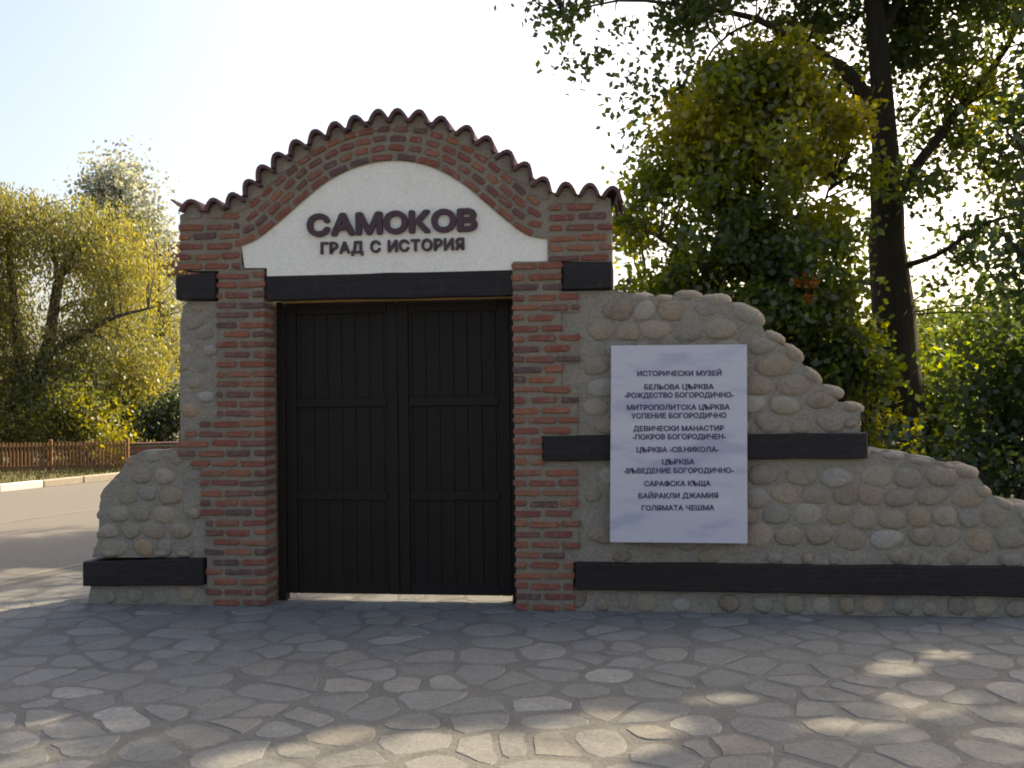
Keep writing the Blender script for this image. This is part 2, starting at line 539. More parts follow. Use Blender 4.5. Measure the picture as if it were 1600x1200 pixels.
# near side of the road bounds the plaza
def on_plaza(x, y):
    return (Vector((x, y, 0)) - k0).dot(rn) > wroad + 0.10
plz = [Vector((-22, -16, 0)), Vector((16, -16, 0)), Vector((16, 5, 0))]
e0 = road_pt(-40, wroad + 0.06); e1 = road_pt(60, wroad + 0.06)
def cut(poly):
    new = []
    for k in range(len(poly)):
        a, b = poly[k], poly[(k + 1) % len(poly)]
        da = (a - k0).dot(rn) - wroad - 0.06; db = (b - k0).dot(rn) - wroad - 0.06
        if da >= 0: new.append(a)
        if da * db < 0: new.append(a + (b - a) * (da / (da - db)))
    return new
plp = cut([Vector((-22, -16, 0)), Vector((16, -16, 0)), Vector((16, 2.6, 0)), Vector((-22, 2.6, 0))])
bed = ground_poly('paving_bed', plp, 0.0, m_joint)
bed.parent = paving
del bed['kind']
sites = []
step = 0.30
yy = -6.6
row = 0
while yy < 2.45:
    xx = -7.0 + (row % 2) * step / 2
    while xx < 9.0:
        x = xx + rnd.uniform(-.14, .14); y = yy + rnd.uniform(-.12, .12)
        if rnd.random() > 0.10: sites.append((x, y))
        xx += step * rnd.uniform(0.9, 1.15)
    yy += step * 0.86
    row += 1
cl = cells(sites, 0.25)
stones = []
for c in cl:
    if len(c) < 3: continue
    (cx, cy), q = rounded(c, 12, rnd.uniform(0.004, 0.030), 0.07, rnd.choice((0, 0, 1)))
    if not on_plaza(cx, cy) : continue
    if any(not on_plaza(a, b_) for a, b_ in q): continue
    if cy > 2.4: continue
    px, d = proj(np.array([[cx, cy, 0.0]]))
    vis = d[0] > 1 and -60 < px[0][0] < 1660 and px[0][1] < 1260
    hid = (-2.3 < cx < 7 and cy > 0.0)
    stones.append((0 if (vis and not hid) else 1, d[0] if d[0] > 0 else 99, (cx, cy), q))
stones.sort(key=lambda s: (s[0], s[1]))
jv, jf = [], []
cnt = 0
for vis, d, (cx, cy), q in stones:
    rise = rnd.uniform(0.001, 0.006)
    V, Fc = pad_mesh('paving_stone', [(a - cx, b_ - cy) for a, b_ in q], 0.0, rise, 0.07, rings=1)
    tx, ty = rnd.uniform(-.008, .008), rnd.uniform(-.008, .008)
    V = [(v[0], v[1], v[2] - 0.002 if v[2] == 0 else v[2] + v[0] * tx + v[1] * ty) for v in V]
    V = V[len(q):]; Fc = [tuple(i - len(q) for i in f) for f in Fc if min(f) >= len(q)]
    if vis == 0 and cnt < 298:
        me = mesh('paving_stone', V, Fc)
        link('paving_stone', me, m_pave, paving, (cx, cy, 0.0))
        cnt += 1
    else:
        n = len(jv)
        jv += [(v[0] + cx, v[1] + cy, v[2]) for v in V]
        jf += [tuple(i + n for i in f) for f in Fc]
o = link('paving_stone_field', mesh('paving_stone_field', jv, jf), m_pave_i, paving); o['kind'] = 'stuff'
print('paving stones', cnt, 'joined', len(stones) - cnt)

# ------------------------------------------------------------------ gateway
gate = empty('brick_gateway', 'red brick gateway with curved tiled top, white panel and dark double door', 'gateway', (0, 0, 0))
bricks = []           # (visible size, name, mesh data, matrix)
def brick_mesh(w, h, d, seed):
    r = random.Random(seed)
    hw, hh = w / 2, h / 2
    c = min(0.009, hh * 0.5)
    o8 = [(-hw + c, -hh), (hw - c, -hh), (hw, -hh + c), (hw, hh - c), (hw - c, hh), (-hw + c, hh), (-hw, hh - c), (-hw, -hh + c)]
    o8 = [(x + r.uniform(-.006, .006), z + r.uniform(-.005, .005)) for x, z in o8]
    V, Fc = [], []
    for s, y in ((1, d), (1, 0.005), (0, 0.0)):
        for x, z in o8:
            if s == 0:
                V.append((x - math.copysign(0.005, x), y + r.uniform(-.002, .002), z - math.copysign(0.005, z)))
            else:
                V.append((x, y, z))
    for l in range(2):
        for i in range(8):
            j = (i + 1) % 8
            Fc.append((l * 8 + i, (l + 1) * 8 + i, (l + 1) * 8 + j, l * 8 + j))
    Fc.append(tuple(16 + i for i in range(8))[::-1])
    me = mesh('brick', V, Fc)
    fix_normals(me)
    return me
_bm = {}
def get_brick(w, d):
    k = (round(w / 0.012), round(d, 2))
    if k not in _bm:
        _bm[k] = [brick_mesh(k[0] * 0.012, BH, d, hash(k) % 1000 + i) for i in range(3)]
        for me in _bm[k]: me.materials.append(m_brick)
    return rnd.choice(_bm[k])
BH = 0.044           # visible height of a brick
def add_brick(x, z, w, d=0.10, rot=0.0, y=0.0):
    bricks.append((x, z, w, d, rot, y + rnd.uniform(-.004, .004)))

ZR = wp(850, 955)[1]
# course levels on the pillars: measured 31 courses between the ground and the springing
def course(px_list): pass
CH = 0.0782
X = lambda px, py: wp(px, py)[0]
Z = lambda px, py: wp(px, py)[1]
print('wall x: door L,R', X(415, 700), X(802, 700), 'ends', X(277, 380), X(957, 380), 'ztop', Z(622, 169), 'z pillar top', Z(840, 407), Z(400, 418), 'z base', Z(330, 948), Z(850, 955), 'lintel', Z(415, 430), Z(800, 420), Z(425, 472), Z(800, 462), 'doorbot', wp(600, 929, .25), 'midbeam', Z(850, 682), Z(1355, 676), Z(850, 720), Z(1355, 716), 'lowbeam', Z(900, 877), Z(1600, 885), Z(900, 920), Z(1600, 932), Z(135, 872), Z(135, 915), Z(320, 915))
print('sign', wp(955, 540), wp(1167, 538), wp(1168, 849), wp(953, 847))
DL, DR = X(414, 700), X(802, 700)      # opening edges
ZL = 2.565                               # underside of panel / top of lintel
ZP = Z(840, 408)                        # top of pillars (right)
def row_edges(z):
    """outer edges of the two pillars at height z, from the photograph"""
    # left pillar outer edge in px by photo y
    return

left_steps = [(408, 338), (645, 338), (652, 312), (668, 288), (684, 277), (703, 276), (716, 296), (733, 313), (790, 314), (806, 320), (960, 322)]
right_steps = [(408, 879), (452, 879), (455, 904), (482, 904), (484, 879), (515, 879), (517, 906), (570, 906), (572, 879), (604, 879), (606, 904),
               (670, 904), (674, 849), (720, 849), (722, 903), (795, 905), (800, 893), (812, 893), (815, 906), (855, 906), (858, 882), (870, 882), (872, 898), (960, 898)]
def step_x(steps, py):
    v = steps[0][1]
    for a, b_ in steps:
        if py >= a: v = b_
    return v
pil_l_edge, pil_r_edge = [], []
zc = 0.032
k = 0
while zc < ZP - 0.02:
    # photo row for this height
    for side in (0, 1):
        pxr = 330 if side == 0 else 870
        # invert z->py near this column
        lo, hi = 150, 1000
        for _ in range(30):
            mid = (lo + hi) / 2
            if wp(pxr, mid)[1] > zc: lo = mid
            else: hi = mid
        py = lo
        if side == 0:
            xo = X(step_x(left_steps, py), py); xi = DL
            if zc > Z(400, 419): continue
            pil_l_edge.append((zc, xo))
            a, b_, sgn = xi, xo, -1
        else:
            xo = X(step_x(right_steps, py), py); xi = DR
            pil_r_edge.append((zc, xo))
            a, b_, sgn = xi, xo, 1
        pos = 0.0
        L = abs(b_ - a)
        first = True
        pat = (k + side) % 2
        while pos < L - 0.045:
            w = 0.205
            if first and pat == 1: w = 0.098
            w *= rnd.uniform(0.93, 1.04)
            if pos + w > L - 0.02: w = L - pos
            if w < 0.04: break
            if L - (pos + w) < 0.06 and L - (pos + w) > 0: w = L - pos
            dz = rnd.uniform(-.005, .005)
            add_brick(a + sgn * (pos + w / 2), zc + dz, w, 0.23 if first else 0.10, rnd.uniform(-.014, .014))
            pos += w + rnd.uniform(0.022, 0.038)
            first = False
    zc += CH
    k += 1

# ogee curve (underside of the brick ring = top of the white panel)
inner_px = [(375, 384), (400, 373), (430, 350), (470, 315), (510, 283), (560, 259), (615, 250), (670, 259), (720, 285), (760, 318), (797, 349), (824, 367), (855, 373)]
roof_px = [(275, 336), (316, 326), (346, 321), (372, 308), (393, 290), (416, 268), (443, 243), (476, 225), (506, 210), (540, 198), (573, 188), (606, 184),
           (640, 183), (675, 190), (710, 203), (748, 222), (780, 240), (811, 262), (838, 280), (865, 300), (903, 303), (940, 305), (958, 312)]
def spline(pts, n):
    P = [Vector((p[0], p[1], 0)) for p in pts]
    out, _ = smooth_path(P, [0] * len(P), n)
    return [(p.x, p.y) for p in out]
inner = spline([wp(*p) for p in inner_px], 60)
roof = spline([wp(*p) for p in roof_px], 80)
zb_l = Z(277, 414); zb_r = Z(957, 410)
# mortar body of the head (ring + shoulders)
xl0, xr0 = X(278, 380), X(957, 380)
head = [(xl0 + 0.012, zb_l + 0.015), (X(300, 424), Z(300, 423)), (X(336, 424), Z(336, 423)), (X(380, 420), Z(380, 420)), (inner[0][0], inner[0][1] - 0.14)] + inner + \
       [(inner[-1][0], Z(855, 407)), (xr0 - 0.008, zb_r)] + [(xr0 - 0.008, roof[-1][1])] + roof[::-1][1:-1] + [(xl0 + 0.012, roof[0][1])]
me = prism_xz('mortar_body', head, 0.012, 0.47)
link('mortar_body', me, m_mortar, gate)
# bricks along the ring
def offset_curve(c, d):
    out = []
    n = len(c)
    for i in range(n):
        a = c[max(i - 1, 0)]; b_ = c[min(i + 1, n - 1)]
        tx, tz = b_[0] - a[0], b_[1] - a[1]
        l = math.hypot(tx, tz)
        out.append((c[i][0] - tz / l * d, c[i][1] + tx / l * d))
    return out
def roof_z(x):
    for i in range(len(roof) - 1):
        if roof[i][0] <= x <= roof[i + 1][0]:
            t = (x - roof[i][0]) / (roof[i + 1][0] - roof[i][0])
            return roof[i][1] + t * (roof[i + 1][1] - roof[i][1])
    return roof[0][1] if x < 0 else roof[-1][1]
ring_x0, ring_x1 = inner[2][0], inner[-3][0]
for r_i, (d, w0) in enumerate(((0.026, 0.155), (0.100, 0.105), (0.174, 0.105), (0.246, 0.10))):
    c = offset_curve(inner, d)
    s = 0.0
    segs = [0]
    for i in range(len(c) - 1):
        segs.append(segs[-1] + math.hypot(c[i + 1][0] - c[i][0], c[i + 1][1] - c[i][1]))
    s = 0.05 + 0.06 * r_i
    while s < segs[-1] - 0.05:
        w = w0 * rnd.uniform(0.9, 1.1)
        i = max(j for j in range(len(c) - 1) if segs[j] <= s)
        t = (s - segs[i]) / (segs[i + 1] - segs[i])
        x = c[i][0] + t * (c[i + 1][0] - c[i][0]); z = c[i][1] + t * (c[i + 1][1] - c[i][1])
        ang = math.atan2(c[i + 1][1] - c[i][1], c[i + 1][0] - c[i][0])
        ok = (roof_z(x) - z) > (0.058 if abs(ang) < 0.3 else 0.075) 
        if x < X(372, 350) + 0.02 or x > X(860, 350) - 0.02: ok = False
        if ok:
            add_brick(x, z, w, 0.10, -ang + rnd.uniform(-.03, .03))
        s += w + rnd.uniform(0.025, 0.042)
# shoulder bricks, laid level
for side in (0, 1):
    if side == 0: a, b_, z0 = xl0, X(374, 380), Z(330, 421) + 0.03
    else: a, b_, z0 = X(858, 380), xr0, Z(915, 409) + 0.03
    z = z0; k = 0
    while z < 3.4:
        x = a + 0.004
        first = True
        while x < b_ - 0.05:
            w = 0.205 * rnd.uniform(.92, 1.05)
            if first and k % 2: w = 0.098
            if x + w > b_ - 0.05: w = b_ - x - 0.004
            if w > 0.235: w = 0.2
            xc = x + w / 2
            if roof_z(xc) - z > 0.075: add_brick(xc, z + rnd.uniform(-.004, .004), w, 0.2 if first or x + w > b_ - .02 else 0.1, rnd.uniform(-.015, .015))
            x += w + rnd.uniform(0.022, 0.036); first = False
        z += CH; k += 1
# bricks beside the panel: two short courses under the ogee feet, on both sides of the pillars' top
for px0, px1, pys in ((340, 374, (390, 405)), ):
    pass
print('bricks', len(bricks))
order = sorted(range(len(bricks)), key=lambda i: -bricks[i][2])
jv, jf = [], []
for n_, i in enumerate(order):
    x, z, w, d, rot, y = bricks[i]
    me = get_brick(w, d)
    if n_ < 298:
        link('brick', me, None, gate, (x, y, z), (0, rot, 0))
    else:
        mt = Matrix.Translation((x, y, z)) @ Euler((0, rot, 0)).to_matrix().to_4x4()
        n = len(jv)
        jv += [tuple(mt @ v.co) for v in me.vertices]
        jf += [tuple(q + n for q in p.vertices) for p in me.polygons]
if jv:
    me = mesh('brick_remainder', jv, jf)
    o = link('brick_remainder', me, m_brick_i, gate); o['kind'] = 'stuff'

# mortar bodies of the pillars
def pillar_poly(edges, xin, sgn, ztop):
    pts = [(xin - sgn * -0.010, 0.0)]
    e = []
    for z, x in edges:
        xx = x - sgn * 0.012
        e += [(xx, z - CH / 2), (xx, z + CH / 2)]
    e[0] = (e[0][0], 0.0); e[-1] = (e[-1][0], ztop)
    p = [(xin + sgn * 0.010, 0.0)] + e + [(xin + sgn * 0.010, ztop)]
    return p
for edges, xin, sgn, zt in ((pil_l_edge, DL, -1, Z(380, 421)), (pil_r_edge, DR, 1, ZP)):
    me = prism_xz('mortar_body', pillar_poly(edges, xin, sgn, zt), 0.014, 0.45)
    link('mortar_body', me, m_mortar, gate)

# white panel
pan = [wp(415, 431), wp(415, 418), wp(380, 418)] + [(inner[0][0] + 0.004, inner[0][1] - 0.02)] + inner[0:] + [wp(856, 408), wp(801, 408), wp(801, 421)]
pan_me = prism_xz('plaster_panel', pan, 0.028, 0.30)
panel = link('plaster_panel', pan_me, m_plaster, gate)

# raised letters
def text_mesh(body, size, extrude, off, bev=0.0):
    cu = bpy.data.curves.new('t', 'FONT')
    cu.body = body; cu.size = size; cu.extrude = extrude; cu.offset = off
    cu.resolution_u = 3
    ob = bpy.data.objects.new('t', cu)
    COL.objects.link(ob)
    dg = bpy.context.evaluated_depsgraph_get(); dg.update()
    me = bpy.data.meshes.new_from_object(ob.evaluated_get(dg))
    bpy.data.objects.remove(ob)
    bpy.data.curves.remove(cu)
    return me
def bold_text(body, sx, sz, ext, d):
    """glyphs made heavy by joining shifted copies, each a hair deeper than the last"""
    base = text_mesh(body, 1.0, 0.5, 0.0)
    co = np.array([v.co[:] for v in base.vertices])
    base.transform(Matrix.Translation((-co[:, 0].min(), 0, 0)))
    bm = bmesh.new()
    k = 0
    for dx, dz in ((0, 0), (1, 0), (-1, 0), (0, 1), (0, -1), (.7, .7), (-.7, .7), (.7, -.7), (-.7, -.7)):
        c = base.copy()
        c.transform(Matrix.Diagonal((sx, sz, 2 * (ext + k * 0.00025), 1)))
        c.transform(Matrix.Translation((dx * d, dz * d, 0)))
        bm.from_mesh(c); bpy.data.meshes.remove(c); k += 1
    me = bpy.data.meshes.new('letter')
    bm.to_mesh(me); bm.free()
    me.transform(Matrix.Rotation(math.pi / 2, 4, 'X'))
    bpy.data.meshes.remove(base)
    return me

def glyph_w(body):
    me = text_mesh(body, 1.0, 0, 0)
    co = np.array([v.co[:] for v in me.vertices])
    bpy.data.meshes.remove(me)
    return co[:, 0].max() - co[:, 0].min()

def letters(word, pa, pb, capz, parent, y, mat, gapf, spacef, bold, ext):
    """letters from left foot pa to right foot pb (x, z); each letter its own mesh"""
    ws = [None if c == ' ' else glyph_w(c) for c in word]
    Lw = math.hypot(pb[0] - pa[0], pb[1] - pa[1])
    ang = math.atan2(pb[1] - pa[1], pb[0] - pa[0])
    n = len([w for w in ws if w]); tot = sum(w or spacef for w in ws)
    sx = (Lw - n * 2 * bold - gapf * (len(ws) - 1)) / tot
    x = 0
    for c, w in zip(word, ws):
        if w is None: x += spacef * sx + gapf; continue
        me = bold_text(c, sx, (capz - 2 * bold) / 0.727, ext, bold)
        me.materials.clear(); me.materials.append(mat)
        t = x + bold
        link('letter', me, None, parent, (pa[0] + t * math.cos(ang), y, pa[1] + bold + t * math.sin(ang)), (0, -ang, 0))
        x += w * sx + 2 * bold + gapf
letters('САМОКОВ', wp(479, 370), wp(746, 361), 0.180, panel, 0.014, m_letter, 0.006, 0.4, 0.0125, 0.014)
letters('ГРАД С ИСТОРИЯ', wp(500, 397), wp(725, 390), 0.096, panel, 0.018, m_letter, 0.010, 0.30, 0.0045, 0.009)

# lintel and the two short beams at the shoulders
def beam(poly_px, y0, y1, name='timber_beam', parent=gate, bev=0.008, mat=m_wood):
    c4_ = [wp(*p) for p in poly_px]
    pts = []
    for i in range(len(c4_)):
        a, b_ = c4_[i], c4_[(i + 1) % len(c4_)]
        k = max(1, int(math.hypot(b_[0] - a[0], b_[1] - a[1]) / 0.22))
        for q in range(k):
            t = q / k
            j_ = 0.0 if q == 0 else rnd.uniform(-.0045, .0045)
            pts.append((a[0] + (b_[0] - a[0]) * t, a[1] + (b_[1] - a[1]) * t + j_))
    me = prism_xz(name, pts, y0, y1)
    bm = bmesh.new(); bm.from_mesh(me)
    bmesh.ops.bevel(bm, geom=list(bm.edges), offset=bev, segments=1, affect='EDGES')
    bm.to_mesh(me); bm.free()
    return link(name, me, mat, parent)
lz_l, lz_r = 2.50, 2.52
beam([(414, 431), (801, 421), (801, 461), (414, 470)], 0.018, 0.09, 'lintel')
beam([(276, 432), (337, 425), (337, 468), (276, 469)], -0.022, 0.42)
beam([(880, 410), (957, 409), (957, 451), (880, 453)], -0.012, 0.42)

# doors
ZD0, ZD1 = wp(600, 929, 0.25)[1], wp(600, 468, 0.25)[1]
gap_light = prism_xz('gap_light_strip', [wp(440, 474, .20), wp(440, 467.5, .20), wp(800, 459.5, .20), wp(800, 466, .20)], 0.20, 0.23)  # solid strip painted as the light showing between lintel and door
link('gap_light_strip', gap_light, m_batten_gap_light, gate)
xm = wp(622, 700, 0.25)[0]
fl = link('door_frame', box_mesh('door_frame', DL + 0.012, DL + 0.075, 0.235, 0.33, 0.0, ZD1, 0.004), m_door, gate)
fr = link('door_frame', box_mesh('door_frame', DR - 0.05, DR - 0.012, 0.235, 0.33, 0.0, ZD1, 0.004), m_door, gate)
for (xa, xb) in ((DL + 0.08, xm - 0.003), (xm + 0.003, DR - 0.055)):
    leaf = empty('door_leaf', None, None, (0, 0, 0)); leaf.parent = gate
    npl = 8
    w = (xb - xa) / npl
    for i in range(npl):
        j = rnd.uniform(-0.002, 0.002)
        link('plank', box_mesh('plank', xa + i * w + 0.0007, xa + (i + 1) * w - 0.0007, 0.278 + j, 0.305 + j, ZD0 + rnd.uniform(-.002, .003), ZD1 - 0.006, 0.003), m_door, leaf)
    link('backing_board', box_mesh('backing_board', xa + 0.002, xb - 0.002, 0.309, 0.318, ZD0 + .004, ZD1 - 0.01), m_door, leaf)
    sw = 0.085
    H = ZD1 - ZD0
    for (a, b_) in ((xa, xa + sw), (xb - sw, xb)):
        link('stile', box_mesh('stile', a, b_, 0.258, 0.2745, ZD0, ZD1 - 0.006, 0.004), m_door, leaf)
    for zf in (0.0, 0.318, 0.636, 0.955):
        z = ZD0 + zf * H
        link('rail', box_mesh('rail', xa + sw + 0.002, xb - sw - 0.002, 0.262, 0.2745, z, z + (0.075 if zf < .9 else 0.083), 0.004), m_door, leaf)
    # strap hinges
    for zf in (0.1, 0.85):
        z = ZD0 + zf * H

# roof tiles
crest = [(297, 310), (334, 309), (360, 301), (384, 281), (405, 259), (430, 238), (459, 219), (490, 202), (521, 190), (554, 180), (589, 170), (622, 169),
         (656, 171), (692, 181), (731, 195), (764, 212), (796, 234), (825, 253), (852, 276), (885, 284), (921, 285), (960, 291)]
cw = [wp(px, py, -0.04) for px, py in crest]
def tile_mesh(seed, length=0.56, hw=0.086, hh=0.104, th=0.030, taper=0.90):
    r = random.Random(seed)
    n = 10
    V, Fc = [], []
    sk = r.uniform(-.006, .006)
    for (y, k) in ((0.0, 1.0), (0.012, 1.0), (length, taper)):
        for rr in (0.0, th):
            for i in range(n + 1):
                a = math.pi * (i / n) 
                x = -(hw - rr) * math.cos(a) * k
                z = (hh - rr) * (1 - abs(math.cos(a)) ** 2.2) * k
                V.append((x + sk * z * 6, y + r.uniform(-.0015, .0015), z))
    m = n + 1
    def idx(l, r_, i): return (l * 2 + r_) * m + i
    for l in range(2):
        for i in range(n):
            Fc.append((idx(l, 0, i), idx(l, 0, i + 1), idx(l + 1, 0, i + 1), idx(l + 1, 0, i)))
            Fc.append((idx(l, 1, i + 1), idx(l, 1, i), idx(l + 1, 1, i), idx(l + 1, 1, i + 1)))
        for e in (0, n):
            Fc.append((idx(l, 0, e), idx(l + 1, 0, e), idx(l + 1, 1, e), idx(l, 1, e)))
    for l in (0, 2):
        for i in range(n):
            Fc.append((idx(l, 0, i), idx(l, 1, i), idx(l, 1, i + 1), idx(l, 0, i + 1)))
    me = mesh('roof_tile', V, Fc, True)
    fix_normals(me)
    return me
tms = [tile_mesh(i) for i in range(4)]
for t_ in tms: t_.materials.append(m_tile)
def plug_mesh():
    n = 8
    V = []
    for y in (0.0, 0.5):
        for i in range(n + 1):
            a = math.pi * i / n
            V.append((-0.064 * math.cos(a), y, 0.066 * (1 - abs(math.cos(a)) ** 2.2)))
        V.append((0.067, y, -0.05)); V.append((-0.067, y, -0.05))
    m = n + 3
    Fc = [tuple(range(m)), tuple(range(m, 2 * m))]
    Fc += [(i, (i + 1) % m, (i + 1) % m + m, i + m) for i in range(m)]
    me = mesh('mortar_fill', V, Fc); fix_normals(me)
    return me
plug = plug_mesh(); plug.materials.append(m_mortar)
for i, (x, z) in enumerate(cw):
    a = cw[max(i - 1, 0)]; b_ = cw[min(i + 1, len(cw) - 1)]
    ang = math.atan2(b_[1] - a[1], b_[0] - a[0]) * 0.75
    if i in (0, 1, 19, 20): ang *= 0.3
    if i == 21: ang = -0.22
    hgt = 0.101
    cx = x - (-math.sin(ang)) * hgt * -1 if False else x + math.sin(ang) * hgt
    cz = z - math.cos(ang) * hgt
    o = link('roof_tile', tms[i % 4], None, gate, (cx, -0.045 + rnd.uniform(-.012, .01), cz), (rad(rnd.uniform(-1.5, 1.5)), -ang + rnd.uniform(-.04, .04), rad(rnd.uniform(-2, 2))))
    if i in (0,): o.scale = (1.22, 1, 0.95)
    if i < 21: link('mortar_fill', plug, None, gate, (cx, 0.004, cz), (0, -ang, 0))
# broken tile sliver at the left end and drooping edge tile at the right end
p = wp(272, 316, 0.0)
link('tile_sliver', box_mesh('tile_sliver', -0.045, 0.05, -0.01, 0.16, -0.007, 0.007, 0.003), m_tile, gate, (p[0], 0.02, p[1]), (0, rad(38), 0))
p = wp(965, 306, -0.03)
link('edge_tile', box_mesh('edge_tile', -0.012, 0.012, 0.0, 0.5, -0.065, 0.055, 0.004), m_tile, gate, (p[0], -0.04, p[1]), (0, rad(14), 0))

# ------------------------------------------------------------------ stone walls
def rubble(poly, parent, y_front, aspect, step_, exclude=(), n=12, gapr=(0.008, 0.022), cap=290, proud=(0.008, 0.026)):
    xs = [p[0] for p in poly]; zs = [p[1] for p in poly]
    S = []
    z = min(zs) + step_ * 0.5
    r_ = 0
    while z < max(zs):
        x = min(xs) + (r_ % 2) * step_ * aspect / 2 + rnd.uniform(0, .05)
        while x < max(xs):
            q = (x + rnd.uniform(-.18, .18) * step_ * aspect, z + rnd.uniform(-.16, .16) * step_)
            if inside(q, poly) and edge_dist(q, poly) > step_ * 0.36: S.append(q)
            x += step_ * aspect * rnd.uniform(0.72, 1.25)
        z += step_ * rnd.uniform(0.9, 1.06)
        r_ += 1
    out = 0
    for s, c in zip(S, cells(S, step_ * 0.70, aspect)):
        if len(c) < 3: continue
        (cx, cz), q = rounded(c, n, rnd.uniform(*gapr), 0.055, 1)
        k = 1.0
        for _ in range(8):
            if all(inside((cx + (a - cx) * k, cz + (b_ - cz) * k), poly) for a, b_ in q): break
            k *= 0.9
        if k < 0.45: continue
        q = [((a - cx) * k, (b_ - cz) * k) for a, b_ in q]
        V, Fc = pad_mesh('stone', q, 0.03, rnd.uniform(*proud), 0, rings=3)
        V = [(v[0], -v[2], v[1]) for v in V]
        me = mesh('stone', V, Fc, True)
        link('stone', me, m_cob, parent, (cx, y_front, cz), (0, rnd.uniform(-.05, .05), 0))
        out += 1
    return out

def wall_core(name, poly, y0, y1, parent, mat):
    """mortar body with an uneven front"""
    me = prism_xz(name, poly, y0, y1)
    return link(name, me, mat, parent)

def coping(lst, parent, thick, y0=0.0, rows=3):
    n = 0
    for (px, py, rx, ry, rot) in lst:
        x, z = wp(px, py)
        s = 1 / 212.0
        for r_ in range(rows):
            if r_ == 0: dx = dz = 0.0
            else: dx, dz = rnd.uniform(-.05, .05), rnd.uniform(-.03, .015)
            ryd = thick / rows * 0.56
            V, Fc = lathe_ellipsoid(rx * s * rnd.uniform(.95, 1.05), ryd, ry * s, 12, 7, 0.03, rnd.randint(0, 9999))
            me = mesh('stone', V, Fc, True)
            link('stone', me, m_cob, parent, (x + dx, y0 + thick * (r_ + 0.5) / rows, z + dz), (0, rad(rot), 0))
            n += 1
    return n

# right wall, upper tier
rw = empty('stone_wall', 'long cobble stone wall with dark timber bands stepping down to the right of the gateway', 'wall', (DR + 0.5, 0.2, 0))
rw.location = (0, 0, 0)
top_px = [(840, 455), (957, 453), (1000, 459), (1040, 464), (1062, 462), (1085, 461), (1110, 468), (1140, 472), (1165, 488), (1190, 506), (1200, 526), (1232, 545), (1262, 575),
          (1288, 602), (1312, 628), (1346, 636), (1346, 677)]
up = [wp(*p) for p in top_px] + [wp(840, 681)]
YF = 0.030
wall_core('mortar_core', up, YF, 0.45, rw, m_mortar2)
up_r = [(max(p[0], X(908, 600)), p[1]) for p in up]
n1 = rubble(up_r, rw, YF, 1.6, 0.145, gapr=(0.000, 0.009))
# lower tier
low_px = [(840, 714), (1350, 716), (1385, 703), (1455, 716), (1500, 732), (1530, 745), (1550, 772), (1575, 786), (1600, 795), (1700, 802), (1790, 840), (1860, 850), (1890, 892)]
lo = [wp(*p) for p in low_px] + [wp(840, 879)]
wall_core('mortar_core', lo, YF, 0.50, rw, m_mortar2)
lo_r = [(max(p[0], X(908, 600)), p[1]) for p in lo]
n2 = rubble(lo_r, rw, YF, 1.5, 0.148, gapr=(0.000, 0.009))
# plinth
pl_top = [wp(870, 918), wp(1890, 934)]
plinth = [pl_top[0], pl_top[1], (pl_top[1][0], -0.03), (pl_top[0][0], -0.03)]
wall_core('mortar_core', plinth, YF, 0.50, rw, m_mortar2)
n3 = rubble([pl_top[0], pl_top[1], (pl_top[1][0], -0.0), (pl_top[0][0], -0.0)], rw, YF, 1.25, 0.15, gapr=(0.012, 0.028))
n4 = coping([(1000, 464, 24, 9, 0), (1040, 467, 20, 9, 2), (1075, 462, 21, 11, 0), (1118, 469, 27, 12, -3), (1166, 490, 34, 16, 24), (1212, 527, 17, 10, 25),
             (1240, 552, 22, 12, 38), (1270, 588, 21, 11, 40), (1300, 612, 24, 11, 12), (1334, 637, 19, 10, 5), (1330, 662, 20, 11, 0)], rw, 0.40, YF - 0.01)
n5 = coping([(1396, 712, 30, 8, 5), (1440, 720, 30, 8, 8), (1480, 732, 18, 9, 10), (1512, 740, 22, 13, 5), (1535, 770, 20, 14, 20), (1570, 790, 20, 11, 20), (1605, 800, 22, 12, 5),
             (1660, 806, 26, 10, 5), (1720, 818, 26, 12, 15), (1780, 842, 30, 12, 20), (1840, 856, 26, 12, 8)], rw, 0.46, YF - 0.01)
print('wall stones', n1, n2, n3, n4, n5)
beam([(849, 682), (1355, 676), (1355, 716), (849, 720)], -0.025, 0.40, parent=rw)
beam([(899, 878), (1900, 889), (1900, 937), (899, 920)], -0.030, 0.42, parent=rw)

# left wall: heap, stub and plinth
lw = empty('stone_wall', 'short broken cobble stone wall stub with one timber band left of the gateway', 'wall', (0, 0, 0))
hp = [(345, 872), (345, 700), (320, 690), (278, 700), (250, 704), (217, 706), (196, 718), (184, 738), (158, 765), (152, 790), (151, 842), (140, 872)]
heap = [wp(*p) for p in hp]
wall_core('mortar_core', heap, YF, 0.42, lw, m_mortar2)
heap_r = [wp(*p) for p in [(322, 872), (322, 812), (314, 806), (314, 735), (297, 720), (278, 704)] + hp[4:]]
m1 = rubble(heap_r, lw, YF, 1.4, 0.145, gapr=(0.004, 0.014))
col_px = [(350, 470), (350, 705), (279, 705), (278, 560), (279, 500), (284, 476), (292, 470)]
colp = [wp(*p) for p in col_px]
wall_core('mortar_core', colp, YF, 0.42, lw, m_mortar2)
colr = [wp(*p) for p in [(339, 474), (339, 642), (315, 646), (290, 662), (279, 680), (278, 560), (279, 500), (284, 476), (292, 472)]]
m2 = rubble(colr, lw, YF + 0.004, 1.3, 0.125)
pll = [wp(139, 914), wp(345, 914), (wp(345, 950)[0], -0.03), (wp(133, 955)[0], -0.03)]
wall_core('mortar_core', pll, YF, 0.45, lw, m_mortar2)
m3 = rubble([wp(139, 914), wp(323, 914), (wp(323, 950)[0], 0), (wp(135, 955)[0], 0)], lw, YF, 1.3, 0.15)
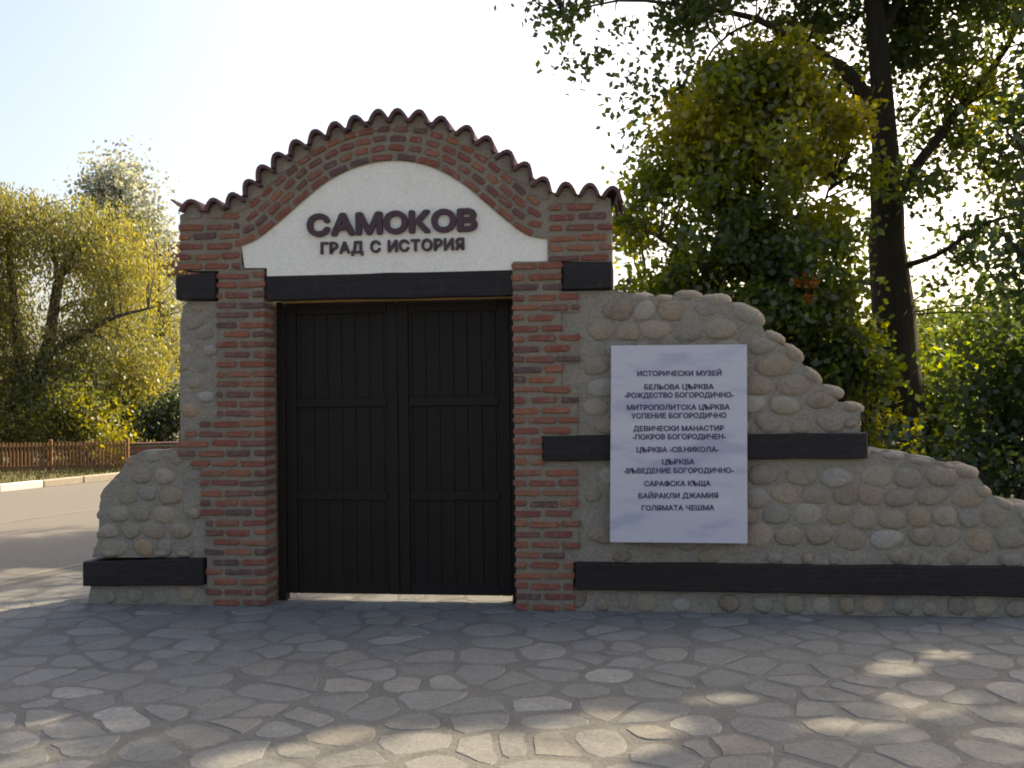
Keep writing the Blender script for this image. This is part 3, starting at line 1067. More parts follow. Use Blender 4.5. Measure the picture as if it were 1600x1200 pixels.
m4 = coping([(232, 710, 24, 8, -4), (200, 722, 15, 10, -30), (178, 752, 18, 10, -45), (160, 776, 12, 12, -60), (156, 806, 11, 14, -85), (156, 838, 11, 14, -85), (150, 862, 14, 9, 0), (258, 712, 20, 8, 0)], lw, 0.36, YF)
m5 = coping([(170, 866, 20, 8, 0), (250, 866, 16, 7, 0), (285, 866, 14, 7, 0)], lw, 0.3, YF - 0.04, rows=2)
print('left stones', m1, m2, m3, m4)
beam([(132, 877), (319, 872), (319, 914), (132, 915)], -0.030, 0.42, parent=lw)

# ------------------------------------------------------------------ sign
sg = empty('info_sign', 'pale rectangular board listing sights in dark Cyrillic capitals, fixed on the right stone wall', 'sign')
ys = -0.085
c4 = [wp(955, 540, ys), wp(1167, 538, ys), wp(1168, 849, ys), wp(953, 847, ys)]
m_board, nt, b = new_mat('board_print')
n1_ = geo_noise(nt, 1.6, 3, 0.55, (1.0, 1, 3.2))
g_ = n1_.inputs['Vector'].links[0].from_node
g_.inputs['Rotation'].default_value = (0, rad(-28), 0)
rr = ramp(nt, [(0.36, (0.38, 0.38, 0.47)), (0.46, (0.49, 0.48, 0.54)), (0.60, (0.51, 0.50, 0.55)), (0.72, (0.58, 0.57, 0.61))], n1_.outputs[0])
nt.links.new(rr.outputs[0], b.inputs['Base Color']); b.inputs['Roughness'].default_value = 0.5
link('board', prism_xz('board', c4, ys, ys + 0.012), m_board, sg)
# battens behind the board
for px in (985, 1138):
    x = wp(px, 600, ys)[0]
    link('batten', box_mesh('batten', x - 0.02, x + 0.02, ys + 0.0125, YF + 0.01, c4[3][1] + 0.03, c4[0][1] - 0.03), m_batten_gap_light, sg)
for px, py in ((976, 541), (1146, 541), (1010, 845), (1103, 845)):
    x, z = wp(px, py, ys)
    V, Fc = lathe_ellipsoid(0.007, 0.005, 0.007, 8, 5, 0, 1)
    link('screw', mesh('screw', V, Fc, True), m_metal, sg, (x, ys - 0.002, z))
lines = [(583, 'ИСТОРИЧЕСКИ МУЗЕЙ', 996, 1127), (604, 'БЕЛЬОВА ЦЪРКВА', 1007, 1115), (617, '-РОЖДЕСТВО БОГОРОДИЧНО-', 976, 1146), (636, 'МИТРОПОЛИТСКА ЦЪРКВА', 980, 1140),
         (649, 'УСПЕНИЕ БОГОРОДИЧНО', 987, 1135), (669, 'ДЕВИЧЕСКИ МАНАСТИР', 990, 1131), (682, '-ПОКРОВ БОГОРОДИЧЕН-', 989, 1134), (702, 'ЦЪРКВА -СВ.НИКОЛА-', 995, 1123),
         (721, 'ЦЪРКВА', 1035, 1085), (735, '-ВЪВЕДЕНИЕ БОГОРОДИЧНО-', 975, 1146), (755, 'САРАФСКА КЪЩА', 1007, 1110), (774, 'БАЙРАКЛИ ДЖАМИЯ', 998, 1122), (793, 'ГОЛЯМАТА ЧЕШМА', 1003, 1116)]
for py, body, xa, xb in lines:
    pa = wp(xa, py + 4.6, ys); pb = wp(xb, py + 4.6 - (xb - xa) * 0.006, ys)
    ang = math.atan2(pb[1] - pa[1], pb[0] - pa[0])
    me = bold_text(body, math.hypot(pb[0] - pa[0], pb[1] - pa[1]) / glyph_w(body), 0.037 / 0.727, 0.0006, 0.0020)
    me.materials.clear(); me.materials.append(m_ink)
    link('text_line', me, None, sg, (pa[0], ys - 0.001, pa[1]), (0, -ang, 0))

# ------------------------------------------------------------------ vegetation
def fnoise(P, f, ph):
    return (np.sin(P[:, 0] * f + ph) + np.sin(P[:, 1] * f * 1.13 + ph * 1.7) + np.sin(P[:, 2] * f * 0.93 + ph * 2.3)
            + np.sin((P[:, 0] + P[:, 2]) * f * 1.9 + ph * 3) * 0.7 + np.sin((P[:, 1] - P[:, 2]) * f * 2.1 + ph * 0.6) * 0.7) / 3.2

SUNn = np.array(SUN)
# clearings through which the sun reaches the paving: ellipses in photo coordinates of the ground
CLEAR = [(640, 1200, 330, 42), (700, 1158, 230, 26), (960, 1135, 120, 26), (560, 1170, 120, 22), (880, 1165, 170, 30), (1130, 1093, 70, 9), (1400, 1045, 55, 14), (1480, 1024, 45, 8), (1440, 1108, 60, 12), (1330, 1135, 80, 9),
         (60, 925, 110, 40), (60, 790, 170, 30), (0, 960, 60, 20), (612, 936, 290, 34)]
def sun_ok(P):
    """drop leaves that would shade the sunlit patches"""
    G = P - SUNn * (P[:, 2:3] / SUNn[2])
    px, d = proj(G)
    ok = np.ones(len(P), bool)
    for cx, cy, rx, ry in CLEAR:
        q = ((px[:, 0] - cx) / rx) ** 2 + ((px[:, 1] - cy) / ry) ** 2
        ok &= ~((q < 1.0) & (d > 0.5))
    return ok

def leaf_mesh(name, C, size, tint, stretch=1.6, droop=0.0, mat=None):
    n = len(C)
    a = nr.normal(size=(n, 3))
    if droop > 0:
        a = a * (1 - droop) + np.array([0, 0, -1.0]) * droop * 2
    a /= np.linalg.norm(a, axis=1)[:, None]
    b_ = nr.normal(size=(n, 3))
    b_ -= (b_ * a).sum(1)[:, None] * a
    b_ /= np.linalg.norm(b_, axis=1)[:, None]
    s = size * nr.uniform(0.65, 1.3, (n, 1))
    L = a * s * stretch / 2; Wd = b_ * s / 2
    V = np.empty((n, 4, 3))
    V[:, 0] = C - L; V[:, 1] = C + Wd - L * 0.1; V[:, 2] = C + L; V[:, 3] = C - Wd - L * 0.1
    me = bpy.data.meshes.new(name)
    me.vertices.add(n * 4); me.vertices.foreach_set('co', V.ravel())
    me.loops.add(n * 4); me.loops.foreach_set('vertex_index', np.arange(n * 4, dtype=np.int32))
    me.polygons.add(n); me.polygons.foreach_set('loop_start', np.arange(0, n * 4, 4, dtype=np.int32))
    at = me.attributes.new('tint', 'FLOAT', 'FACE'); at.data.foreach_set('value', np.clip(tint, 0, 1).astype(np.float32))
    me.update(calc_edges=True)
    me.materials.append(mat)
    return me

def crown_points(blobs, clumps_per_m2, leaves, crad, gap=0.0, gf=1.2, ph=0.0, shell=0.45, vert=1.0, clump=0.0):
    """blobs: (center, (rx,ry,rz), density) -> leaf centres and tint"""
    out, tin, cen = [], [], []
    for (c, r3, dens, tn) in blobs:
        c = np.array(c); r3 = np.array(r3)
        n = max(4, int(clumps_per_m2 * dens * (r3[0] * r3[1] * r3[2]) ** (2 / 3) * 4))
        d = nr.normal(size=(n, 3)); d /= np.linalg.norm(d, axis=1)[:, None]
        rr_ = nr.uniform(shell ** 2, 1, n) ** 0.5
        P = c + d * rr_[:, None] * r3 * nr.uniform(0.85, 1.1, (n, 1))
        if clump > 0:                              # gather the sprays round the ends of boughs
            K = max(3, n // 9)
            hd = nr.normal(size=(K, 3)); hd /= np.linalg.norm(hd, axis=1)[:, None]
            Hc = c + hd * nr.uniform(0.35, 1.25, (K, 1)) * r3
            P = Hc[nr.integers(0, K, n)] + nr.normal(size=(n, 3)) * np.array([clump, clump, clump * 0.45])
        g = fnoise(P, gf, ph)
        P = P[g > gap - 1.0 if gap < 0 else g > -1 + gap]
        cen.append(P); tin.append(np.full(len(P), tn))
    P = np.concatenate(cen)
    n = len(P)
    cr = crad * nr.uniform(0.6, 1.4, n)
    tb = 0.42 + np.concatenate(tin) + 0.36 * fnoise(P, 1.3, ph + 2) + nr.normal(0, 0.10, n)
    off = nr.normal(size=(n, leaves, 3)) * 0.5
    off[..., 2] *= vert
    if vert > 1.5: off[..., 2] = -np.abs(off[..., 2]) * 1.3
    Q = (P[:, None, :] + off * cr[:, None, None]).reshape(-1, 3)
    T = (tb[:, None] + nr.normal(0, 0.12, (n, leaves))).ravel()
    return P, Q, T

def blob(px, py, d, r, ry=None, dens=1.0, deep=1.0, tint=0.0):
    """crown lobe given where it stands in the view, its distance and radius in photo pixels"""
    p = dp(px, py, d)
    R = r / F_PX * d; RY = (ry or r) / F_PX * d
    return ((p.x, p.y, p.z), (R, R * deep, RY), dens, tint)

def connect(limb_pts, P, n, r0_, r1_, sag=0.1):
    """thin boughs from the limbs to leaf clumps"""
    L = np.array([tuple(p) for p in limb_pts])
    paths = []
    idx = nr.choice(len(P), min(n, len(P)), replace=False)
    for i in idx:
        q = P[i]
        dd = np.linalg.norm(L - q, axis=1) + np.maximum(0, L[:, 2] - q[2] + 0.3) * 1.5
        j = int(np.argmin(dd))
        a = Vector(L[j]); e = Vector(q)
        mid = (a + e) / 2 + Vector((rnd.uniform(-.15, .15), rnd.uniform(-.15, .15), (e - a).length * rnd.uniform(-0.02, sag)))
        pts, rs = smooth_path([a, mid, e], [r0_ * rnd.uniform(.7, 1.2), (r0_ + r1_) / 2, r1_], 6)
        paths.append((pts, rs))
    return paths

def tree(name, label, group, base, trunk, tr, limbs, blobs, leafmat, barkmat, lsize, cpm, lpc, crad, gap=0.2, gf=1.2, ph=0.0, twigs=120,
         stretch=1.5, droop=0.0, vert=1.0, shell=0.35, tint_shift=0.0, sunlit=True, twig_r=0.022, cat='tree', subs=14, clump=0.0):
    root = empty(name, label, cat, base, group)
    inv = Vector(base)
    def loc(me):
        me.transform(Matrix.Translation(-inv)); return me
    pts, rs = smooth_path(trunk, tr, 22, 0.02)
    V, Fc = tube([(pts, rs)], 12)
    link('trunk', loc(mesh('trunk', V, Fc, True)), barkmat, root)
    lp = list(pts[len(pts) // 4:])
    for lpts, lr in limbs:
        q, r_ = smooth_path(lpts, lr, subs, 0.02)
        V, Fc = tube([(q, r_)], 8)
        link('limb', loc(mesh('limb', V, Fc, True)), barkmat, root)
        lp += q
    P, Q, T = crown_points(blobs, cpm, lpc, crad, gap, gf, ph, shell, vert, clump)
    if twigs:
        pa = connect(lp, P, twigs, twig_r, 0.005)
        V, Fc = tube(pa, 4)
        o = link('bough', loc(mesh('bough', V, Fc, True)), m_twig, root); o['kind'] = 'stuff'
    if sunlit:
        k_ = sun_ok(Q)
        Q, T = Q[k_], T[k_]
    k_ = Q[:, 2] > 0.02
    Q, T = Q[k_], T[k_]
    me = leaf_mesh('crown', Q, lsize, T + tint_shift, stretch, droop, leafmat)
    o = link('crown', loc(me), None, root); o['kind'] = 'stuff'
    print(name, 'leaves', len(Q))
    return root

# --- big tree on the right, thick trunk
D1 = 16.0
def g0(px, d): 
    p = dp(px, 640, d); return Vector((p.x, p.y, 0))
b1 = g0(1412, D1)
tp = [b1 + Vector((0, 0, -0.1)), dp(1406, 640, D1), dp(1395, 500, D1), dp(1386, 360, D1), dp(1382, 250, D1), dp(1376, 120, D1), dp(1362, -40, D1), dp(1350, -250, D1), dp(1345, -480, D1), dp(1340, -700, D1)]
trr = [0.54, 0.42, 0.35, 0.28, 0.22, 0.17, 0.13, 0.11, 0.07, 0.03]
limbs = [([dp(1378, 190, D1), dp(1330, 115, D1 - .3), dp(1260, 75, D1 - .6), dp(1180, 28, D1 - .9), dp(1080, 10, D1 - 1.2), dp(980, 0, D1 - 1.4), dp(880, 20, D1 - 1.6)], [0.10, 0.085, 0.065, 0.05, 0.035, 0.022, 0.01]),
         ([dp(1378, 220, D1), dp(1310, 105, D1 + .3), dp(1240, 60, D1 + .5), dp(1150, 90, D1 + .6), dp(1110, 150, D1 + .6)], [0.07, 0.05, 0.035, 0.02, 0.01]),
         ([dp(1190, 30, D1 - .9), dp(1130, 60, D1 - 1), dp(1085, 130, D1 - 1), dp(1040, 250, D1 - 1)], [0.03, 0.022, 0.014, 0.006]),
         ([dp(1386, 330, D1), dp(1440, 250, D1 + .4), dp(1500, 170, D1 + .8), dp(1580, 60, D1 + 1), dp(1640, -60, D1 + 1)], [0.12, 0.09, 0.07, 0.05, 0.02]),
         ([dp(1392, 420, D1), dp(1460, 400, D1 - .4), dp(1540, 350, D1 - .8), dp(1620, 330, D1 - 1)], [0.06, 0.04, 0.03, 0.012]),
         ([dp(1394, 450, D1), dp(1330, 440, D1 + .4), dp(1270, 470, D1 + .8), dp(1200, 510, D1 + 1)], [0.06, 0.04, 0.025, 0.01]),
         ([dp(1372, 60, D1), dp(1440, -60, D1 + .6), dp(1530, -200, D1 + 1), dp(1600, -380, D1 + 1.5)], [0.10, 0.08, 0.05, 0.02]),
         ([dp(1362, -40, D1), dp(1260, -170, D1 - .6), dp(1140, -280, D1 - 1), dp(1010, -330, D1 - 1.3)], [0.09, 0.07, 0.05, 0.02]),
         ([dp(1360, -90, D1), dp(1330, -240, D1 + 1.2), dp(1280, -400, D1 + 2.4)], [0.08, 0.06, 0.02]),
         ([dp(1365, -60, D1), dp(1260, -110, D1 + 2), dp(1090, -140, D1 + 3.8), dp(960, -150, D1 + 3.8)], [0.09, 0.07, 0.04, 0.02])]
B1 = [blob(845, 5, D1 - 1.6, 45, 38, .9), blob(905, 30, D1 - 1.6, 50, 45, .9), blob(905, 85, D1 - 1.6, 22, 20, .6), blob(960, 20, D1 - 1.4, 60, 45, .9), blob(1030, 15, D1 - 1.3, 65, 50, .8), blob(1110, 10, D1 - 1, 60, 45, .8),
      blob(1060, 90, D1 - 1, 60, 50, .45), blob(1000, 140, D1 - 1, 45, 45, .3), blob(985, 210, D1 - 1, 28, 30, .35), blob(1000, 270, D1 - 1, 35, 45, .4),
      blob(1200, 15, D1 + .5, 80, 50, .7), blob(1290, 30, D1 + .8, 90, 60, .7), blob(1380, 30, D1 + 1.3, 90, 80, 1.0), blob(1420, 130, D1 + 1.3, 100, 90, 1.0), blob(1310, 120, D1 + 1.2, 80, 70, .8), blob(1500, 60, D1 + .5, 120, 90, .9), blob(1480, 170, D1 + .5, 90, 70, .8),
      blob(1590, 70, D1 + .8, 120, 110, 1.0), blob(1510, 250, D1 - .5, 90, 60, .6), blob(1590, 230, D1 - .6, 90, 80, 1.0), blob(1590, 370, D1 - .8, 80, 70, .8), blob(1440, 250, D1 + 1, 50, 60, .6),
      blob(1510, 390, D1, 110, 60, .28), blob(1480, 490, D1, 100, 60, .4), blob(1560, 480, D1, 90, 60, .3), blob(1440, 320, D1 - .6, 50, 60, .5), blob(1340, 200, D1 + 1.3, 80, 90, .8), blob(1345, 380, D1 + 1.5, 50, 70, .6),
      blob(1073, -140, 19.6, 120, 90, 1.2), blob(960, -150, 19.0, 100, 80, 1.1), blob(1190, -150, 19.4, 110, 90, 1.1),
      # upper crown, above the picture
      blob(1000, -170, D1 - 1, 200, 110, 1.1, 1.2), blob(860, -210, D1 - 1, 150, 90, 1.0, 1.3), blob(1180, -190, D1 - 1, 210, 130, 1.1, 1.4), blob(1370, -190, D1, 240, 170, 1, 1.4), blob(1560, -190, D1 + .8, 220, 170, 1, 1.3),
      blob(1100, -390, D1 - .5, 220, 150, 1.2, 1.4), blob(900, -360, D1 - .5, 180, 120, 1.1, 1.4), blob(1330, -440, D1 + .5, 260, 180, 1, 1.4), blob(1550, -430, D1 + 1, 220, 160, 1, 1.3), blob(1330, -650, D1 + 1, 200, 130, .8, 1.2),
      blob(1250, -300, D1 + 2.5, 220, 200, .9, 1.2), blob(1480, -260, D1 + 2.8, 200, 200, .9, 1.2)]
tree('deciduous_tree', 'tall tree with thick dark trunk rising behind the right stone wall', 'trees behind the right wall', b1, tp, trr, limbs, B1,
     m_leaf_dark, m_bark, 0.085, 17.0, 24, 0.34, 0.30, 1.5, 1.0, twigs=560, twig_r=0.018, clump=0.24, shell=0.5)

# --- dense maple like tree left of the trunk
D2 = 14.5
b2 = g0(1185, D2)
tp = [b2 + Vector((0, 0, -0.1)), dp(1185, 640, D2), dp(1180, 520, D2), dp(1175, 400, D2), dp(1180, 300, D2), dp(1185, 215, D2)]
limbs = [([dp(1180, 520, D2), dp(1110, 430, D2 - .3), dp(1030, 370, D2 - .5)], [0.07, .045, .012]), ([dp(1178, 470, D2), dp(1250, 380, D2 + .3), dp(1300, 290, D2 + .4)], [0.07, .045, .012]),
         ([dp(1176, 380, D2), dp(1130, 300, D2 + .3), dp(1090, 220, D2 + .4)], [0.06, .04, .012]), ([dp(1182, 560, D2), dp(1250, 500, D2 - .5), dp(1320, 470, D2 - .7)], [0.06, .04, .012]),
         ([dp(1182, 580, D2), dp(1090, 520, D2 + .4), dp(1010, 440, D2 + .5)], [0.06, .04, .012])]
B2 = [blob(1300, 170, D2 + .3, 62, 70, .9, tint=.1), blob(1335, 290, D2 + .4, 40, 60, .6), blob(1160, 125, D2 + .3, 80, 55, 2.0, tint=.35), blob(1215, 135, D2 + .3, 80, 65, 1.6, tint=.35), blob(1100, 185, D2 + .2, 75, 65, 1.9, tint=.35), blob(1180, 215, D2, 120, 80, 1.9, tint=.15), blob(1255, 250, D2, 90, 100, 1.3, tint=.35), blob(1065, 290, D2, 65, 75, 1.1),  # positive tint paints yellow sunlight through the leaves into these lobes
      blob(1130, 330, D2 - .3, 110, 90, 1.3), blob(1230, 360, D2 - .3, 120, 100, 1.4), blob(1030, 380, D2, 48, 55, 1), blob(1070, 420, D2, 80, 80, 1.3), blob(1000, 440, D2 + .2, 34, 42, .9), blob(1150, 450, D2 - .3, 110, 90, 1.5),
      blob(1260, 470, D2 - .2, 100, 90, 1.5), blob(1295, 380, D2 + .4, 65, 90, 1.0, tint=.35), blob(1060, 500, D2 + .3, 90, 60, 1.3), blob(1200, 540, D2, 120, 80, 1.5), blob(1290, 560, D2 + .5, 75, 80, 1.1, tint=.35), blob(1260, 630, D2 + .5, 110, 70, 1.2),
      blob(990, 350, D2 + .3, 26, 36, .6), blob(1015, 300, D2 + .3, 30, 30, .6)]
tree('deciduous_tree', 'dense leafy tree with sunlit yellow tinted into its top standing behind the upper tier of the right wall', 'trees behind the right wall', b2, tp, [0.16, .14, .12, .10, .07, .03], limbs, B2,
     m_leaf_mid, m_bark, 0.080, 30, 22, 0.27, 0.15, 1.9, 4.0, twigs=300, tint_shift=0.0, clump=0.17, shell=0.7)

# --- tree at the right edge
D3 = 11.5
b3 = g0(1660, D3)
tp = [b3 + Vector((0, 0, -.1)), dp(1658, 600, D3), dp(1650, 400, D3), dp(1655, 200, D3), dp(1690, 0, D3), dp(1730, -200, D3), dp(1760, -420, D3 + .5)]
limbs = [([dp(1652, 470, D3), dp(1600, 400, D3), dp(1560, 360, D3)], [.06, .04, .01]), ([dp(1652, 330, D3), dp(1610, 250, D3), dp(1570, 200, D3)], [.05, .03, .01]), ([dp(1655, 300, D3), dp(1720, 200, D3 + .5), dp(1760, 60, D3 + .5)], [.06, .04, .01])]
B3 = [blob(1600, 350, D3, 34, 40, .8), blob(1625, 430, D3, 60, 60, .9), blob(1600, 180, D3, 50, 60, .7), blob(1710, 250, D3, 100, 130, 1), blob(1730, 50, D3, 110, 130, 1), blob(1720, 430, D3, 100, 110, 1), blob(1680, -150, D3, 120, 120, 1),
      blob(1850, 100, D3 + 1, 180, 180, 1.2), blob(1820, -150, D3 + 1, 200, 170, 1.2), blob(1750, -380, D3 + 1, 220, 160, 1.2), blob(1980, -100, D3 + 1.5, 200, 200, 1.2), blob(1980, -380, D3 + 1, 200, 160, 1.2), blob(2150, -150, D3 + 2, 200, 220, 1.1), blob(1950, 250, D3 + 2, 160, 130, 1.1)]
tree('deciduous_tree', 'dark tree at the right edge reaching in over the wall end', 'trees behind the right wall', b3, tp, [.24, .21, .18, .15, .12, .08, .03], limbs, B3,
     m_leaf_dark, m_bark, 0.09, 20, 22, 0.42, 0.25, 1.7, 7.0, twigs=120)

# --- undergrowth behind the wall
def bush(name, label, group, px, d, blobs, mat, lsize, cpm, lpc, crad, ph, cat='bush', gap=0.15, droop=0, stretch=1.5, shell=0.2):
    b_ = g0(px, d)
    root = empty(name, label, cat, b_, group)
    inv = Vector(b_)
    P, Q, T = crown_points(blobs, cpm, lpc, crad, gap, 1.8, ph, shell)
    k_ = (Q[:, 2] > 0.0) & sun_ok(Q)
    Q, T = Q[k_], T[k_]
    stems = []
    idx = nr.choice(len(P), min(40, len(P)), replace=False)
    for i in idx:
        e = Vector(P[i]); a = inv + Vector((rnd.uniform(-.25, .25) + (e.x - inv.x) * 0.5, rnd.uniform(-.25, .25) + (e.y - inv.y) * .5, 0))
        m_ = (a + e) / 2 + Vector((rnd.uniform(-.1, .1), 0, .1))
        stems.append(smooth_path([a, m_, e], [.02, .014, .005], 5))
    V, Fc = tube(stems, 5)
    me = mesh('stem', V, Fc, True); me.transform(Matrix.Translation(-inv))
    o = link('stem', me, m_twig, root); o['kind'] = 'stuff'
    me = leaf_mesh('foliage', Q, lsize, T, stretch, droop, mat); me.transform(Matrix.Translation(-inv))
    o = link('foliage', me, None, root); o['kind'] = 'stuff'
    return root
GU = 'bushes behind the right wall'
bush('bush', 'yellow green bush right of the thick trunk behind the lower wall tier', GU, 1470, 16, [blob(1470, 660, 16, 70, 75), blob(1490, 600, 16, 60, 60, .8), blob(1440, 700, 16, 60, 60)], m_leaf_mid, .09, 26, 20, .4, 1)
bush('bush', 'tall green bush near the right edge above the stepped wall end', GU, 1560, 13.5, [blob(1560, 640, 13.5, 80, 100, 1.2), blob(1600, 560, 13.5, 80, 80, 1.3), blob(1550, 740, 13.5, 90, 70, 1.3), blob(1640, 700, 13.5, 90, 100)], m_leaf_dark, .085, 26, 20, .36, 2)
bush('bush', 'pale green bush between the thick trunk and the sky gap', GU, 1490, 19, [blob(1480, 540, 19, 90, 70, 1), blob(1580, 550, 19, 90, 80, 1.1), blob(1450, 600, 19, 50, 70), blob(1520, 640, 19, 90, 80)], m_leaf_dark, .10, 20, 18, .5, 3)
bush('bush', 'lit bush left of the thick trunk above the upper wall tier slope', GU, 1320, 14, [blob(1300, 590, 14, 60, 50, 1), blob(1335, 640, 14, 60, 70, 1.1), blob(1370, 690, 14, 60, 50, 1.2), blob(1350, 560, 14, 50, 50, .7)], m_leaf_mid, .08, 22, 20, .36, 4)
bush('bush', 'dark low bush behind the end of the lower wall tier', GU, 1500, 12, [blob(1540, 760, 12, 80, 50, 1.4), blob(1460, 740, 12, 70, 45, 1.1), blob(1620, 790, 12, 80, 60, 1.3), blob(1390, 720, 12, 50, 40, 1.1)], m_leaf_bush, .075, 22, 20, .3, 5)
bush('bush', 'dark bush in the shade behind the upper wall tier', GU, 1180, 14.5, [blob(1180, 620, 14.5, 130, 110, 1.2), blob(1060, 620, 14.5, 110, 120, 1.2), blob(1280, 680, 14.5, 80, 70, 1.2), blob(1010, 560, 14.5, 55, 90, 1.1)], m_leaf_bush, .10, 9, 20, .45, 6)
# orange autumn spray
root = empty('autumn_spray', 'small spray of orange leaves glowing inside the dark crown', 'branch', tuple(dp(1268, 450, 13.1)))
p = dp(1268, 450, 13.1)
P, Q, T = crown_points([blob(1255, 438, 13.1, 13, 6), blob(1272, 441, 13.1, 12, 6), blob(1268, 466, 13.1, 14, 4)], 260, 10, .05, 0, 1, 0, .1)
me = leaf_mesh('foliage', Q, 0.05, T, 1.5, 0, m_leaf_orange); me.transform(Matrix.Translation(-p)); link('foliage', me, None, root)['kind'] = 'stuff'
V, Fc = tube([([dp(1245, 436, 13.1), dp(1268, 446, 13.15), dp(1310, 470, 13.4)], [.004, .008, .014]), ([dp(1255, 466, 13.1), dp(1280, 462, 11.3), dp(1310, 470, 13.4)], [.004, .007, .012])], 5)
me = mesh('stem', V, Fc, True); me.transform(Matrix.Translation(-p)); link('stem', me, m_twig, root)

# --- far wood closing the view on the right
fw_b = []
for i in range(26):
    px = 960 + i * 42
    fw_b.append(blob(px, 590 + 26 * math.sin(i * 1.7), 30 + 3 * math.sin(i * 2.3), 62, 75, 1.0))
for i in range(26):
    fw_b.append(blob(-560 + i * 60, 596 + 12 * math.sin(i * 1.3), 95 + 5 * math.sin(i * 2.1), 50, 42, .35))
for i in range(10):
    fw_b.append(blob(2080 + i * 70, 585 + 14 * math.sin(i * 1.3), 34 + 3 * math.sin(i * 2.1), 80, 70, 1))
P, Q, T = crown_points(fw_b, 6, 22, 0.9, 0.05, 1.0, 9, .2)
Q = Q[Q[:, 2] > 0]
far = link('far_wood', leaf_mesh('far_wood', Q, 0.20, nr.uniform(0, .7, len(Q)), 1.4, 0, m_leaf_dark), None)
far['kind'] = 'stuff'; far['label'] = 'far belt of green trees closing the view behind the right wall'; far['category'] = 'wood'
print('far leaves', len(Q))

# --- left side: willows
DW = 27
def wtree(label, px, d, blobs, mat, ph, lsz=0.048, cpm=20, lpc=60, crad=.62, trunk_px=None, gap=.25, tw=80, limbs=None, r=.3, bark=m_bark2, name='willow_tree', droop=.55, vert=2.0, group='trees beyond the road', stretch=2.4, tint=0.0, shell=.4):
    b_ = g0(px, d)
    tpx = trunk_px or [(px, 620), (px + 5, 500), (px, 380)]
    tp_ = [b_ + Vector((0, 0, -.1))] + [dp(a, c, d) for a, c in tpx]
    rr_ = [r * (1 - .85 * i / (len(tp_) - 1)) for i in range(len(tp_))]
    return tree(name, label, group, b_, tp_, rr_, limbs or [], blobs, mat, bark, lsz, cpm, lpc, crad, gap, .8, ph, twigs=tw, stretch=stretch, droop=droop, vert=vert, shell=shell, tint_shift=tint, twig_r=.03)
lim = [([dp(40, 640, DW), dp(75, 540, DW), dp(95, 430, DW), dp(130, 380, DW), dp(160, 350, DW)], [.22, .17, .12, .07, .02]),
       ([dp(60, 560, DW), dp(130, 520, DW - .5), dp(180, 495, DW - .8), dp(240, 480, DW - 1)], [.13, .10, .06, .02]),
       ([dp(90, 440, DW), dp(80, 380, DW), dp(60, 320, DW)], [.08, .05, .015])]
wtree('broad golden green willow with leaning dark branches left of the gateway', 35, DW,
      [blob(100, 345, DW, 70, 45, 1), blob(165, 360, DW, 65, 60, 1), blob(60, 318, DW, 50, 36, .7), blob(205, 430, DW, 55, 70, 1), blob(130, 440, DW + .5, 60, 60, .5), blob(170, 520, DW, 80, 60, .9), blob(90, 550, DW, 70, 60, .8), blob(230, 520, DW, 35, 80, .8), blob(60, 620, DW, 70, 50, 1), blob(150, 600, DW, 70, 60, 1)],
      m_leaf_willow, 1, trunk_px=[(30, 640), (30, 560), (20, 450), (10, 350)], limbs=lim, tw=170, cpm=19)
wtree('willow at the left edge with its dark trunk close to the fence', -30, DW - 2,
      [blob(15, 320, DW, 50, 40, .9), blob(-60, 320, DW, 90, 70, 1), blob(0, 400, DW, 40, 80, .7), blob(-60, 450, DW, 90, 100, 1), blob(10, 500, DW, 50, 80, .9), blob(0, 600, DW, 60, 60, .9)],
      m_leaf_willow, 3, r=.35, bark=m_bark, tint=-.15)
wtree('tall sparse grey-green tree with pale haze painted into its leaves rising behind the willow', 200, 40,
      [blob(185, 280, 40, 45, 38, .35), blob(165, 320, 40, 32, 40, .4), blob(215, 340, 40, 40, 50, .4), blob(240, 400, 40, 32, 60, .5), blob(200, 420, 40, 50, 60, .5), blob(250, 480, 40, 35, 60, .5), blob(150, 300, 40, 18, 25, .4)],
      m_leaf_grey_haze, 5, lsz=.13, cpm=34, lpc=22, crad=.8, trunk_px=[(202, 600), (200, 480), (195, 370), (188, 290)], r=.3, name='poplar_tree', droop=.2, vert=1.2, gap=.35, tw=120, stretch=1.5)
wtree('small pale willow close behind the gateway pillar', 245, 30,
      [blob(235, 430, 30, 40, 60, .7), blob(262, 500, 30, 40, 70, .7), blob(225, 560, 30, 50, 60, .8), blob(285, 560, 30, 35, 90, .6)],
      m_leaf_willow, 8, tint=.05, r=.18, cpm=9)
GL = 'shrubs by the far fence'
bush('shrub', 'bright yellow green shrub behind the brown fence', GL, 150, 25.5, [blob(150, 650, 25.5, 50, 45, 1), blob(120, 630, 25.5, 45, 40), blob(175, 690, 24, 26, 45, 1.1), blob(90, 660, 25.5, 40, 40)], m_leaf_yellow, .060, 22, 34, .42, 1, droop=.3, stretch=2.0)
bush('shrub', 'rounded olive shrub in front of the pillar base gap', GL, 205, 27, [blob(205, 610, 27, 45, 50, 1), blob(190, 650, 27, 40, 45, 1)], m_leaf_willow, .060, 20, 34, .42, 2, droop=.3, stretch=2.0)
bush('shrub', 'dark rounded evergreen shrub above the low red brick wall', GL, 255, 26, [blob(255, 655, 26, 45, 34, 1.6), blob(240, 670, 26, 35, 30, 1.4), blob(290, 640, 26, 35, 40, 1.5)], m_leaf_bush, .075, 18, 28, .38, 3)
bush('shrub', 'olive shrub below the willow at the left edge', GL, 20, 26, [blob(20, 670, 26, 60, 35, 1.3), blob(-30, 660, 26, 60, 50, 1.2), blob(90, 685, 26, 50, 25, 1.1)], m_leaf_willow, .070, 18, 28, .42, 4)

